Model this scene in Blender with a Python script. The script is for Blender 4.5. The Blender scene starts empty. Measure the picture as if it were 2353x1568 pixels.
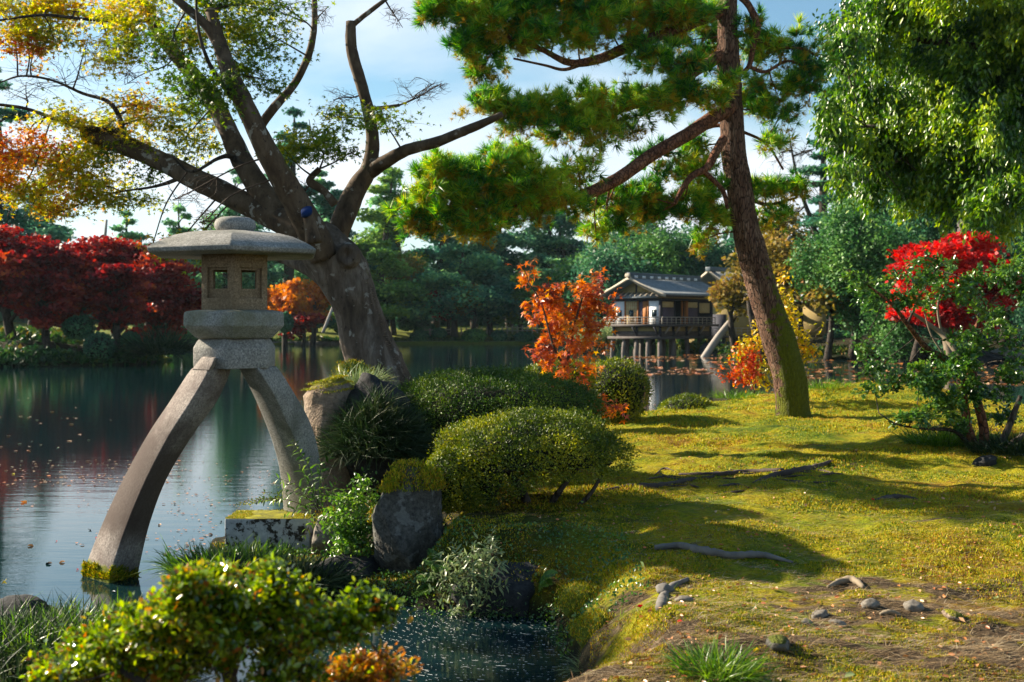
import bpy, math, random
import numpy as np
from mathutils import Vector
C = bpy.context.scene
# ---------------------------------------------------------------- camera
CH = 1.83; FPX = 2614.0; VH = 750.0          # eye height (m), focal length and horizon row of the 2353 px wide view
cd = bpy.data.cameras.new("camera"); cam = bpy.data.objects.new("camera", cd); C.collection.objects.link(cam)
cam.location = (0, 0, CH); cam.rotation_euler = (math.radians(90), 0, 0)
cd.sensor_width = 36; cd.lens = 36 * FPX / 2353; cd.shift_y = -(784 - VH) / 2353
cd.clip_start = 0.1; cd.clip_end = 1500
cd.dof.use_dof = True; cd.dof.focus_distance = 8.7; cd.dof.aperture_fstop = 4.0
C.camera = cam
# ---------------------------------------------------------------- sun and sky
EL = math.radians(28); AZ = math.radians(-67)
SUN = Vector((math.sin(AZ) * math.cos(EL), math.cos(AZ) * math.cos(EL), math.sin(EL)))
sd = bpy.data.lights.new("sun", 'SUN'); sd.energy = 5.0; sd.angle = math.radians(0.6); sd.color = (1, 0.87, 0.68)
so = bpy.data.objects.new("sun", sd); C.collection.objects.link(so); so.rotation_euler = SUN.to_track_quat('Z', 'Y').to_euler()
so.location = (0, 0, 50)
w = bpy.data.worlds.new("World"); C.world = w; w.use_nodes = True
nt = w.node_tree; nt.nodes.clear(); L = nt.links
def N_(t, **k):
    n = nt.nodes.new(t)
    for a, b in k.items(): setattr(n, a, b)
    return n
sky = N_('ShaderNodeTexSky', sky_type='NISHITA', sun_disc=False, sun_elevation=EL, sun_rotation=AZ, air_density=1.0, dust_density=0.6, ozone_density=2.0)
tc = N_('ShaderNodeTexCoord'); sp = N_('ShaderNodeSeparateXYZ'); L.new(tc.outputs['Generated'], sp.inputs[0])
ad = N_('ShaderNodeMath', operation='ADD'); ad.inputs[1].default_value = 0.22; L.new(sp.outputs['Z'], ad.inputs[0])
mx = N_('ShaderNodeMath', operation='MAXIMUM'); mx.inputs[1].default_value = 0.06; L.new(ad.outputs[0], mx.inputs[0])
dx = N_('ShaderNodeMath', operation='DIVIDE'); L.new(sp.outputs['X'], dx.inputs[0]); L.new(mx.outputs[0], dx.inputs[1])
dy = N_('ShaderNodeMath', operation='DIVIDE'); L.new(sp.outputs['Y'], dy.inputs[0]); L.new(mx.outputs[0], dy.inputs[1])
cb = N_('ShaderNodeCombineXYZ'); L.new(dx.outputs[0], cb.inputs[0]); L.new(dy.outputs[0], cb.inputs[1])
no = N_('ShaderNodeTexNoise'); no.inputs['Scale'].default_value = 1.15; no.inputs['Detail'].default_value = 6; no.inputs['Roughness'].default_value = 0.5
no.inputs['Distortion'].default_value = 0.3
ofs = N_('ShaderNodeVectorMath', operation='ADD'); ofs.inputs[1].default_value = (3.1, 5.2, 0); L.new(cb.outputs[0], ofs.inputs[0]); L.new(ofs.outputs[0], no.inputs['Vector'])
# more cloud towards the horizon
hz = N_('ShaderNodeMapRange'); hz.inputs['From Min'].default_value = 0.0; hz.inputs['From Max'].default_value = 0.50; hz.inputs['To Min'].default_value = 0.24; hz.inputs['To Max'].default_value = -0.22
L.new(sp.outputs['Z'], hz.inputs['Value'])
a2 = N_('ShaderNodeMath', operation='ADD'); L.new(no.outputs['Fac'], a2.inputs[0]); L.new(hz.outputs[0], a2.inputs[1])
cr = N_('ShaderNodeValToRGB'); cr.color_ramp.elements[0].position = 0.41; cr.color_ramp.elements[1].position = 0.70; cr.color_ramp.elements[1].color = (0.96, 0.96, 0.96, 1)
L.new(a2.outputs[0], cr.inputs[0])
gm = N_('ShaderNodeMix', data_type='RGBA', blend_type='MULTIPLY'); gm.inputs[0].default_value = 1; gm.inputs[7].default_value = (1.0, 1.2, 1.15, 1)
L.new(sky.outputs[0], gm.inputs[6])
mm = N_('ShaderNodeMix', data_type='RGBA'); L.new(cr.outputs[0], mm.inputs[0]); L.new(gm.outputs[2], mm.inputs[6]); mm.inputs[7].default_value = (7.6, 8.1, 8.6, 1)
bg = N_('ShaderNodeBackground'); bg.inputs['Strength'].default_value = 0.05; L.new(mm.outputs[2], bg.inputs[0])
wo = N_('ShaderNodeOutputWorld'); L.new(bg.outputs[0], wo.inputs[0])
C.view_settings.view_transform = 'Standard'; C.view_settings.look = 'None'; C.view_settings.gamma = 1; C.view_settings.exposure = 1.52
C.cycles.max_bounces = 6; C.cycles.diffuse_bounces = 2; C.cycles.glossy_bounces = 3; C.cycles.transmission_bounces = 3; C.cycles.transparent_max_bounces = 4
C.cycles.caustics_reflective = False; C.cycles.caustics_refractive = False
C.cycles.use_denoising = True
# ---------------------------------------------------------------- helpers
def P(u, v, d):                                  # a point seen at (u, v) of the 2353 px view, d metres away
    return np.array([(u - 1176.5) / FPX * d, d, CH - (v - VH) / FPX * d])
def rs(seed): return np.random.default_rng(seed)
def _h(ix, iy, iz, seed):
    n = (ix * 374761393 + iy * 668265263 + iz * 2147483647 + seed * 974634777) & 0xffffffff
    n = ((n ^ (n >> 13)) * 1274126177) & 0xffffffff
    return ((n ^ (n >> 16)) & 0xffff) / 65535.0
def vnoise(p, seed=0):
    p = np.asarray(p, float); i = np.floor(p).astype(np.int64); f = p - i; f = f * f * (3 - 2 * f)
    r = 0
    for a in (0, 1):
        wx = f[:, 0] if a else 1 - f[:, 0]
        for b in (0, 1):
            wy = f[:, 1] if b else 1 - f[:, 1]
            for c in (0, 1):
                wz = f[:, 2] if c else 1 - f[:, 2]
                r = r + wx * wy * wz * _h(i[:, 0] + a, i[:, 1] + b, i[:, 2] + c, seed)
    return r * 2 - 1
def fbm(p, o=4, seed=0):
    p = np.asarray(p, float); r = 0; a = 0.5
    for k in range(o): r = r + a * vnoise(p * 2 ** k, seed + k); a *= 0.5
    return r
def nrm(a): return a / np.maximum(np.linalg.norm(a, axis=-1, keepdims=True), 1e-9)
class MB:
    def __init__(s): s.v = []; s.f = []; s.n = 0
    def add(s, v, *fs):
        v = np.asarray(v, float).reshape(-1, 3); s.v.append(v)
        for f in fs:
            if isinstance(f, np.ndarray): s.f.append(f + s.n)
            else:
                by = {}
                for q in f: by.setdefault(len(q), []).append(q)
                for q in by.values(): s.f.append(np.array(q, int) + s.n)
        s.n += len(v); return s
    def mesh(s, name, off=(0, 0, 0)):
        m = bpy.data.meshes.new(name)
        if not s.v: return m
        V = np.concatenate(s.v) - np.asarray(off, float)
        m.vertices.add(len(V)); m.vertices.foreach_set('co', V.astype(np.float32).ravel())
        li = np.concatenate([f.ravel() for f in s.f]); lt = np.concatenate([np.full(len(f), f.shape[1]) for f in s.f])
        m.loops.add(len(li)); m.loops.foreach_set('vertex_index', li.astype(np.int32))
        m.polygons.add(len(lt)); st = np.concatenate([[0], np.cumsum(lt)[:-1]])
        m.polygons.foreach_set('loop_start', st.astype(np.int32)); m.polygons.foreach_set('loop_total', lt.astype(np.int32))
        m.update(calc_edges=True)
        return m
ROOTLOC = {}
def tag(o, label, cat, group=None, kind=None):
    o['label'] = label; o['category'] = cat
    if group: o['group'] = group
    if kind: o['kind'] = kind
    return o
def thing(name, label, cat, loc, group=None, rz=0):
    o = bpy.data.objects.new(name, None); C.collection.objects.link(o); o.location = tuple(float(x) for x in loc)
    o.empty_display_size = 0.2; o.rotation_euler = (0, 0, rz)
    ROOTLOC[o.name] = np.array(loc, float) if rz == 0 else np.zeros(3)
    return tag(o, label, cat, group)
def part(name, mb, mat, parent=None, smooth=False, label=None, off=None, bevel=0, segs=2):
    if off is None: off = ROOTLOC[parent.name] if parent is not None else (0, 0, 0)
    m = mb.mesh(name, off); o = bpy.data.objects.new(name, m); C.collection.objects.link(o)
    m.materials.append(mat)
    if smooth: m.polygons.foreach_set('use_smooth', np.ones(len(m.polygons), bool))
    if parent is not None: o.parent = parent; ROOTLOC[o.name] = ROOTLOC[parent.name]
    if label: o['label'] = label
    if bevel:
        b = o.modifiers.new('bevel', 'BEVEL'); b.width = bevel; b.segments = segs; b.limit_method = 'ANGLE'; b.angle_limit = math.radians(25)
    return o
def lone(name, mb, mat, label, cat, loc, group=None, **k):      # a thing that is one mesh, origin at loc
    o = part(name, mb, mat, None, off=loc, **k); o.location = tuple(float(x) for x in loc); ROOTLOC[o.name] = np.array(loc, float)
    return tag(o, label, cat, group)
def struct(name, mb, mat, kind='structure', **k):
    o = part(name, mb, mat, **k); o['kind'] = kind; return o
def copy_tree(o, parent=None):
    c = o.copy(); C.collection.objects.link(c)
    if parent is not None: c.parent = parent
    for ch in list(o.children): copy_tree(ch, c)
    return c
def catmull(pts, n=6):
    p = np.asarray(pts, float)
    if len(p) < 3: t = np.linspace(0, 1, n + 1)[:, None]; return p[0] * (1 - t) + p[-1] * t
    q = np.vstack([2 * p[0] - p[1], p, 2 * p[-1] - p[-2]]); out = []
    for i in range(1, len(q) - 2):
        for k in range(n):
            t = k / n
            out.append(0.5 * (2 * q[i] + (q[i + 1] - q[i - 1]) * t + (2 * q[i - 1] - 5 * q[i] + 4 * q[i + 1] - q[i + 2]) * t * t + (3 * q[i] - q[i - 1] - 3 * q[i + 1] + q[i + 2]) * t ** 3))
    out.append(p[-1]); return np.array(out)
def tube(mb, pts, rad, ns=8, sub=6, rough=0.0, seed=0, cap=True, smoothed=False):
    pr = np.hstack([np.asarray(pts, float), np.asarray(rad, float).reshape(-1, 1)])
    if not smoothed: pr = catmull(pr, sub)
    p = pr[:, :3]; r = np.maximum(pr[:, 3], 0.0008)
    T = nrm(np.gradient(p, axis=0)); up = np.array([0.13, 0.31, 0.94]) if abs(T[0, 2]) < 0.9 else np.array([1, 0.1, 0])
    n0 = np.cross(T[0], up); n0 /= np.linalg.norm(n0); A = []
    for i in range(len(p)):
        n0 = n0 - T[i] * np.dot(n0, T[i]); n0 /= np.linalg.norm(n0); A.append(n0)
    A = np.array(A); B = np.cross(T, A); an = np.arange(ns) * 2 * math.pi / ns
    V = p[:, None, :] + r[:, None, None] * (np.cos(an)[None, :, None] * A[:, None, :] + np.sin(an)[None, :, None] * B[:, None, :])
    if rough:
        W = V.reshape(-1, 3); nn = (W.reshape(len(p), ns, 3) - p[:, None, :]).reshape(-1, 3)
        k = fbm(W * (1.2 / max(r.max(), 0.01)), 3, seed) + 0.6 * fbm(W * (4.0 / max(r.max(), .01)) * [1, 1, .3], 2, seed + 9)
        V = (W + nn * (k * rough)[:, None]).reshape(len(p), ns, 3)
    m = len(p); i, j = np.meshgrid(np.arange(m - 1), np.arange(ns), indexing='ij'); j2 = (j + 1) % ns
    Q = np.stack([i * ns + j, i * ns + j2, (i + 1) * ns + j2, (i + 1) * ns + j], -1).reshape(-1, 4)
    V = V.reshape(-1, 3)
    if cap:
        c1 = np.array([[k for k in range(ns)][::-1]]); c2 = np.array([[(m - 1) * ns + k for k in range(ns)]])
        mb.add(V, Q, c1, c2)
    else: mb.add(V, Q)
    return p
def box(mb, lo, hi=None):
    if hi is None: lo, hi = lo[:3], lo[3:]
    x0, y0, z0 = lo; x1, y1, z1 = hi
    v = [(x0, y0, z0), (x1, y0, z0), (x1, y1, z0), (x0, y1, z0), (x0, y0, z1), (x1, y0, z1), (x1, y1, z1), (x0, y1, z1)]
    mb.add(v, [(0, 3, 2, 1), (4, 5, 6, 7), (0, 1, 5, 4), (1, 2, 6, 5), (2, 3, 7, 6), (3, 0, 4, 7)]); return mb
def beam(mb, a, b, wd, ht):                       # rectangular bar from a to b
    a = np.array(a, float); b = np.array(b, float); t = nrm(b - a); s = np.cross(t, [0, 0, 1.0])
    if np.linalg.norm(s) < 1e-3: s = np.array([1.0, 0, 0])
    s = nrm(s); u = np.cross(s, t); v = []
    for q in (a, b):
        for i, j in ((-1, -1), (1, -1), (1, 1), (-1, 1)): v.append(q + s * i * wd / 2 + u * j * ht / 2)
    mb.add(v, [(0, 1, 2, 3), (7, 6, 5, 4), (0, 4, 5, 1), (1, 5, 6, 2), (2, 6, 7, 3), (3, 7, 4, 0)]); return mb
def loft(mb, rings, close=True):
    n = len(rings[0]); m = len(rings); V = np.array(rings, float).reshape(-1, 3); F = []
    for i in range(m - 1):
        for j in range(n): k = (j + 1) % n; F.append((i * n + j, i * n + k, (i + 1) * n + k, (i + 1) * n + j))
    mb.add(V, F, [tuple(range(n))[::-1]], [tuple((m - 1) * n + j for j in range(n))]) if close else mb.add(V, F)
    return mb
def ico(sub=4):
    import bmesh
    bm = bmesh.new(); bmesh.ops.create_icosphere(bm, subdivisions=sub, radius=1)
    v = np.array([x.co[:] for x in bm.verts]); f = np.array([[q.index for q in g.verts] for g in bm.faces]); bm.free(); return v, f
ICO = {k: ico(k) for k in (2, 3, 4, 5)}
# ---- scattering of small templates (leaves, needles, blades)
def scatter(mb, tv, tf, pos, X, Z, s):
    pos = np.asarray(pos, float); n = len(pos)
    if n == 0: return
    X = nrm(X); Z = Z - X * (Z * X).sum(1, keepdims=True); Z = nrm(Z); Y = np.cross(Z, X)
    s = np.asarray(s, float).reshape(-1, 1, 1) * np.ones((n, 1, 1))
    V = pos[:, None, :] + s * (tv[None, :, 0:1] * X[:, None, :] + tv[None, :, 1:2] * Y[:, None, :] + tv[None, :, 2:3] * Z[:, None, :])
    K = len(tv); F = (tf[None, :, :] + (np.arange(n) * K)[:, None, None]).reshape(-1, tf.shape[1])
    mb.add(V.reshape(-1, 3), F)
LEAF = (np.array([(0, 0, 0), (.45, .26, .07), (1, 0, -.06), (.45, -.26, .07)]), np.array([(0, 3, 2), (0, 2, 1)]))
OVAL = (np.array([(0, 0, 0), (.28, .24, .05), (.7, .25, .05), (1, 0, -.05), (.7, -.25, .05), (.28, -.24, .05)]), np.array([(0, 5, 4, 3), (0, 3, 2, 1)]))
LANCE = (np.array([(0, 0, 0), (.3, .13, .05), (.65, .10, .02), (1, 0, -.16), (.65, -.10, .02), (.3, -.13, .05), (.3, 0, .02), (.65, 0, -.02)]), np.array([(0, 6, 1, 1), (0, 5, 6, 6), (6, 7, 2, 1), (5, 4, 7, 6), (7, 3, 2, 2), (4, 3, 7, 7)]))
LANCE = (LANCE[0], np.array([(0, 6, 1), (0, 5, 6), (6, 7, 2), (6, 2, 1), (5, 4, 7), (5, 7, 6), (7, 3, 2), (4, 3, 7)]))
def star():
    v = [(0, 0, 0)]; pts = []
    for k, (a, r) in enumerate([(-128, .55), (-66, .86), (0, 1.0), (66, .86), (128, .55)]):
        pts.append((a, r));
        if k < 4: pts.append((a + 32, .3))
    pts.append((180, .06))
    for a, r in pts: t = math.radians(a); v.append((math.cos(t) * r * .6, math.sin(t) * r * .6, -.16 * r * r))
    n = len(pts); return np.array(v), np.array([(0, i + 1, (i + 1) % n + 1) for i in range(n)])
STAR = star()
def tuft(m, spread, seed, w=.036, rmin=.75):
    r = rs(seed); v = []; f = []
    for i in range(m):
        th = r.uniform(0, 2 * math.pi); ph = abs(r.normal(0, spread)); d = np.array([math.cos(ph), math.sin(ph) * math.cos(th), math.sin(ph) * math.sin(th)])
        s = nrm(np.cross(d, r.normal(size=3))) * w; ln = r.uniform(rmin, 1); b = d * .03
        v += [b + s, b - s, d * ln]; f.append((3 * i, 3 * i + 1, 3 * i + 2))
    return np.array(v), np.array(f)
TUFT = [tuft(26, .85, k) for k in range(3)]
QUAD = (np.array([(0, -.5, 0), (1, -.35, .1), (1.1, .3, -.05), (.1, .5, .1)]), np.array([(0, 1, 2, 3)]))
def blade_t(w=.05, bend=.55, k=4):
    v = []; f = []
    for i in range(k): t = i / k; v += [(bend * t * t, -w * (1 - t * .7), t * (1 - .25 * t * bend)), (bend * t * t, w * (1 - t * .7), t * (1 - .25 * t * bend))]
    v.append((bend, 0, 1 - .25 * bend)); n = len(v) - 1
    for i in range(k - 1): a = 2 * i; f += [(a, a + 1, a + 3), (a, a + 3, a + 2)]
    f.append((n - 2, n - 1, n)); return np.array(v, float), np.array(f)
BL = [blade_t(.025, .25), blade_t(.022, .7), blade_t(.02, 1.1)]
TINY = (np.array([(0, -.2, 0), (0, .2, 0), (.15, 0, 1)]), np.array([(0, 1, 2)]))
def blades(mb, pos, h, r, lean=.3, tmpl=None, bias=None):
    n = len(pos); a = r.uniform(0, 2 * math.pi, n); X = np.stack([np.cos(a), np.sin(a), 0 * a], 1)
    Z = np.array([[0, 0, 1.0]]) + r.normal(0, lean, (n, 3)) * [1, 1, 0]
    if bias is not None: Z = Z + np.asarray(bias)
    Z = nrm(Z); X = nrm(X - Z * (X * Z).sum(1, keepdims=True))
    ts = tmpl if isinstance(tmpl, list) else [tmpl or TINY]; k = r.integers(0, len(ts), n)
    hh = np.broadcast_to(h, (n,))
    for i, t in enumerate(ts):
        q = k == i; scatter(mb, t[0], t[1], pos[q], X[q], Z[q], hh[q])
def rdir(r, n, up=0.0, flat=1.0):
    d = r.normal(size=(n, 3)); d[:, 2] = d[:, 2] * flat + up; return nrm(d)
# ---------------------------------------------------------------- materials
class G_:
    def __init__(s, name):
        s.m = bpy.data.materials.new(name); s.m.use_nodes = True; s.t = s.m.node_tree; s.t.nodes.clear()
        s.out = s.n('ShaderNodeOutputMaterial'); s.tc = s.n('ShaderNodeTexCoord').outputs['Object']
    def n(s, t, ins=None, **k):
        q = s.t.nodes.new(t)
        for a, b in k.items(): setattr(q, a, b)
        for a, b in (ins or {}).items():
            if hasattr(b, 'is_linked') or isinstance(b, bpy.types.NodeSocket): s.t.links.new(b, q.inputs[a])
            else: q.inputs[a].default_value = b
        return q
    def map(s, scale=(1, 1, 1), vec=None, rot=(0, 0, 0)): return s.n('ShaderNodeMapping', {'Vector': vec or s.tc, 'Scale': scale, 'Rotation': rot}).outputs[0]
    def noise(s, sc, det=4, ro=.55, vec=None, dist=0): return s.n('ShaderNodeTexNoise', {'Vector': vec or s.tc, 'Scale': sc, 'Detail': det, 'Roughness': ro, 'Distortion': dist}).outputs['Fac']
    def ramp(s, fac, els, interp='LINEAR'):
        r = s.n('ShaderNodeValToRGB', {'Fac': fac}); r.color_ramp.interpolation = interp; e = r.color_ramp.elements
        while len(e) < len(els): e.new(.5)
        for q, (p, c) in zip(e, els): q.position = p; q.color = tuple(c) + (1,) if len(c) == 3 else c
        return r.outputs[0]
    def m_(s, op, a, b, clamp=False): return s.n('ShaderNodeMath', {0: a, 1: b}, operation=op, use_clamp=clamp).outputs[0]
    def mix(s, f, a, b, bt='MIX'): return s.n('ShaderNodeMix', {0: f, 6: a if not isinstance(a, tuple) else a + (1,), 7: b if not isinstance(b, tuple) else b + (1,)}, data_type='RGBA', blend_type=bt).outputs[2]
    def sm(s, v, a, b): return s.n('ShaderNodeMapRange', {'Value': v, 'From Min': a, 'From Max': b}, interpolation_type='SMOOTHSTEP').outputs[0]
    def bump(s, h, st=.5, d=.02, nm=None):
        q = {'Height': h, 'Strength': st, 'Distance': d}
        if nm is not None: q['Normal'] = nm
        return s.n('ShaderNodeBump', q).outputs[0]
    def pr(s, col, rough=.7, nm=None, spec=.5, **k):
        q = {'Base Color': col if not isinstance(col, tuple) else col + (1,), 'Roughness': rough, 'Specular IOR Level': spec}
        if nm is not None: q['Normal'] = nm
        q.update(k); return s.n('ShaderNodeBsdfPrincipled', q).outputs[0]
    def fin(s, sh): s.t.links.new(sh, s.out.inputs[0]); return s.m
def leafmat(name, els, rough=.5, spec=.4, trans=.35, ns=1.2, rnd=.45, tboost=1.5):
    g = G_(name); geo = g.n('ShaderNodeNewGeometry')
    nz = g.sm(g.noise(ns, 3, .6), .3, .7)
    f = g.m_('ADD', g.m_('MULTIPLY', geo.outputs['Random Per Island'], rnd), g.m_('MULTIPLY', nz, 1 - rnd))
    c = g.ramp(f, els); p = g.pr(c, rough, None, spec)
    hs = g.n('ShaderNodeHueSaturation', {'Color': c, 'Value': tboost, 'Saturation': 1.08}).outputs[0]
    t = g.n('ShaderNodeBsdfTranslucent', {'Color': hs}).outputs[0]
    return g.fin(g.n('ShaderNodeMixShader', {0: trans, 1: p, 2: t}).outputs[0])
def barkmat(name, c1, c2, c3, sc=6, stretch=.3, bump=.6, moss=0, mossc=(.09, .11, .012), mside=(0, 0, 0), spots=0, mz=None, bd=.02):
    g = G_(name); mp = g.map((1, 1, stretch)); n1 = g.noise(sc, 6, .65, mp, .4); n2 = g.noise(sc * 5, 4, .7, mp)
    vo = g.n('ShaderNodeTexVoronoi', {'Vector': mp, 'Scale': sc * 2.2}, feature='DISTANCE_TO_EDGE').outputs['Distance']
    crk = g.sm(vo, 0, .12)
    c = g.ramp(n1, [(.3, c1), (.5, c2), (.72, c3)]); c = g.mix(g.m_('MULTIPLY', g.sm(n2, .4, .75), .5), c, g.mix(.5, c, (.02, .015, .012)))
    h = g.m_('ADD', n1, g.m_('MULTIPLY', n2, .4))
    if spots:
        sp_ = g.sm(g.noise(sc * 3.6, 5, .65, g.map((1, 1, .6))), .60, .68); c = g.mix(g.m_('MULTIPLY', sp_, spots), c, (.028, .022, .016))
        lp = g.sm(g.noise(sc * 1.1, 4, .6, g.map((1, 1, 1), None, (1, 2, 3))), .6, .66); c = g.mix(g.m_('MULTIPLY', lp, .6), c, (.36, .35, .31))
    else:
        c = g.mix(g.m_('SUBTRACT', 1, crk), c, g.mix(.7, c, (.008, .006, .005))); h = g.m_('ADD', h, g.m_('MULTIPLY', crk, .8))
    if moss:
        geo = g.n('ShaderNodeNewGeometry'); dt = g.n('ShaderNodeVectorMath', {0: geo.outputs['Normal'], 1: mside}, operation='DOT_PRODUCT').outputs['Value']
        mk = g.m_('ADD', g.m_('MULTIPLY', dt, .35), g.noise(sc * .6, 4, .6))
        if mz: mk = g.m_('ADD', mk, g.n('ShaderNodeMapRange', {'Value': g.n('ShaderNodeSeparateXYZ', {0: g.tc}).outputs[2], 'From Min': mz[0], 'From Max': mz[1], 'To Min': mz[2], 'To Max': mz[3]}).outputs[0])
        k = g.sm(mk, 1 - moss, 1.12 - moss); c = g.mix(k, c, g.mix(g.noise(30, 3), mossc, tuple(x * .35 for x in mossc))); h = g.m_('ADD', h, g.m_('MULTIPLY', k, g.noise(60, 3)))
    return g.fin(g.pr(c, .85, g.bump(h, bump, bd), .2))
def stonemat(name, c1, c2, sc=90, blot=(.5, .5, .5), blotk=.0, moss=0, mossc=(.17, .18, .015), bump=.35, mz=None, streak=1, bd=.006, lich=0, dark=0):
    g = G_(name); n1 = g.noise(sc, 3, .75); n2 = g.noise(2.6, 5, .6, g.map((1, 1, streak))); n3 = g.noise(sc * .18, 5, .7)
    c = g.ramp(n1, [(.32, c1), (.68, c2)]); c = g.mix(g.m_('MULTIPLY', g.sm(n2, .35, .7), blotk), c, blot)
    c = g.mix(.45, c, g.ramp(n3, [(.3, (.45, .45, .45)), (.7, (1, 1, 1))]), 'MULTIPLY')
    if dark:
        zz = g.n('ShaderNodeSeparateXYZ', {0: g.tc}).outputs[2]; k = g.m_('MULTIPLY', g.sm(g.m_('ADD', zz, g.m_('MULTIPLY', g.noise(4, 5, .6), .5)), 1.45, 1.15), g.sm(g.m_('ADD', zz, g.m_('MULTIPLY', g.noise(4, 5, .6), .4)), .35, .6)); c = g.mix(g.m_('MULTIPLY', k, dark), c, g.mix(.85, c, (.045, .028, .022)))
    if lich:
        l = g.sm(g.noise(9, 5, .65, g.map((1, 1, 1), None, (2, 1, 0))), .55, .6); c = g.mix(g.m_('MULTIPLY', l, lich), c, (.34, .35, .33))
    h = g.m_('ADD', g.m_('MULTIPLY', n1, .3), n3)
    if moss:
        geo = g.n('ShaderNodeNewGeometry'); z = g.n('ShaderNodeSeparateXYZ', {0: geo.outputs['Normal']}).outputs[2]
        mk = g.m_('ADD', g.m_('MULTIPLY', z, .6), g.m_('MULTIPLY', g.noise(5, 5, .65), .7))
        if mz: mk = g.m_('ADD', mk, g.n('ShaderNodeMapRange', {'Value': g.n('ShaderNodeSeparateXYZ', {0: g.tc}).outputs[2], 'From Min': mz[0], 'From Max': mz[1], 'To Min': mz[2], 'To Max': mz[3]}).outputs[0])
        k = g.sm(mk, 1 - moss, 1.1 - moss); c = g.mix(k, c, g.mix(g.noise(12, 4), mossc, tuple(x * .4 for x in mossc))); h = g.m_('ADD', h, g.m_('MULTIPLY', k, g.noise(70, 3)))
    return g.fin(g.pr(c, .88, g.bump(h, bump, bd), .25))
def plain(name, c, rough=.7, var=.25, sc=6, metal=0, spec=.3, bump=.15, st=(1, 1, 1)):
    g = G_(name); n = g.noise(sc, 5, .6, g.map(st)); cc = g.mix(g.m_('MULTIPLY', g.sm(n, .3, .75), var), c, tuple(x * .35 for x in c))
    return g.fin(g.pr(cc, rough, g.bump(n, bump, .01), spec, Metallic=metal))
M = {}
M['granite'] = stonemat('granite', (.13, .13, .125), (.50, .48, .44), 70, (.11, .11, .085), .75, bump=.5)
M['granite_warm'] = stonemat('granite_warm', (.12, .085, .05), (.46, .35, .23), 75, (.16, .12, .07), .6, bump=.5)
M['granite_leg'] = stonemat('granite_leg', (.14, .12, .105), (.50, .44, .39), 60, (.13, .095, .085), .9, moss=.42, mossc=(.21, .23, .015), mz=(.0, .30, .62, -.8), bump=.6, dark=1)
M['granite_shelf'] = stonemat('granite_shelf', (.15, .155, .15), (.50, .50, .48), 80, (.16, .16, .08), .75, bump=.45)
M['rock_brown'] = stonemat('rock_brown', (.10, .065, .045), (.38, .28, .19), 25, (.30, .25, .21), .7, moss=.25, mossc=(.30, .29, .01), bump=1, streak=.35, bd=.05)
M['rock_grey'] = stonemat('rock_grey', (.025, .026, .025), (.13, .125, .11), 30, (.05, .045, .03), .8, moss=.34, mossc=(.11, .13, .012), bump=1, streak=.4, bd=.03, lich=.22)
M['rock_dark'] = stonemat('rock_dark', (.012, .012, .013), (.05, .05, .052), 30, (.03, .03, .03), .5, bump=.9, bd=.02)
M['rock_pale'] = stonemat('rock_pale', (.09, .075, .06), (.26, .235, .20), 40, (.2, .18, .15), .5, bump=.8, bd=.01)
M['moss_mound'] = stonemat('moss_mound', (.07, .10, .01), (.20, .24, .015), 60, (.14, .12, .02), .5, bump=1, bd=.02)
def block_m():
    g = G_('weathered_block'); n = g.noise(20, 5, .7); k = g.sm(g.noise(13, 6, .7), .5, .57)
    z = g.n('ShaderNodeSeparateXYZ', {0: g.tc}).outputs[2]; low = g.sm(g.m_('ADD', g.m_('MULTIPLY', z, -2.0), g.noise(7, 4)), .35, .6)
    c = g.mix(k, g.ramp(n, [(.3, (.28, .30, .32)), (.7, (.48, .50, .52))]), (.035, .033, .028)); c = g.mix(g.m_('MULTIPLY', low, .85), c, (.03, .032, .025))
    nz = g.n('ShaderNodeSeparateXYZ', {0: g.n('ShaderNodeNewGeometry').outputs['Normal']}).outputs[2]
    top = g.sm(nz, .6, .8); c = g.mix(top, c, g.ramp(g.noise(9, 5, .7), [(.35, (.07, .07, .015)), (.6, (.30, .28, .012))]))
    return g.fin(g.pr(c, .9, g.bump(g.m_('ADD', n, k), .6, .008), .2))
M['block'] = block_m()
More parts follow.
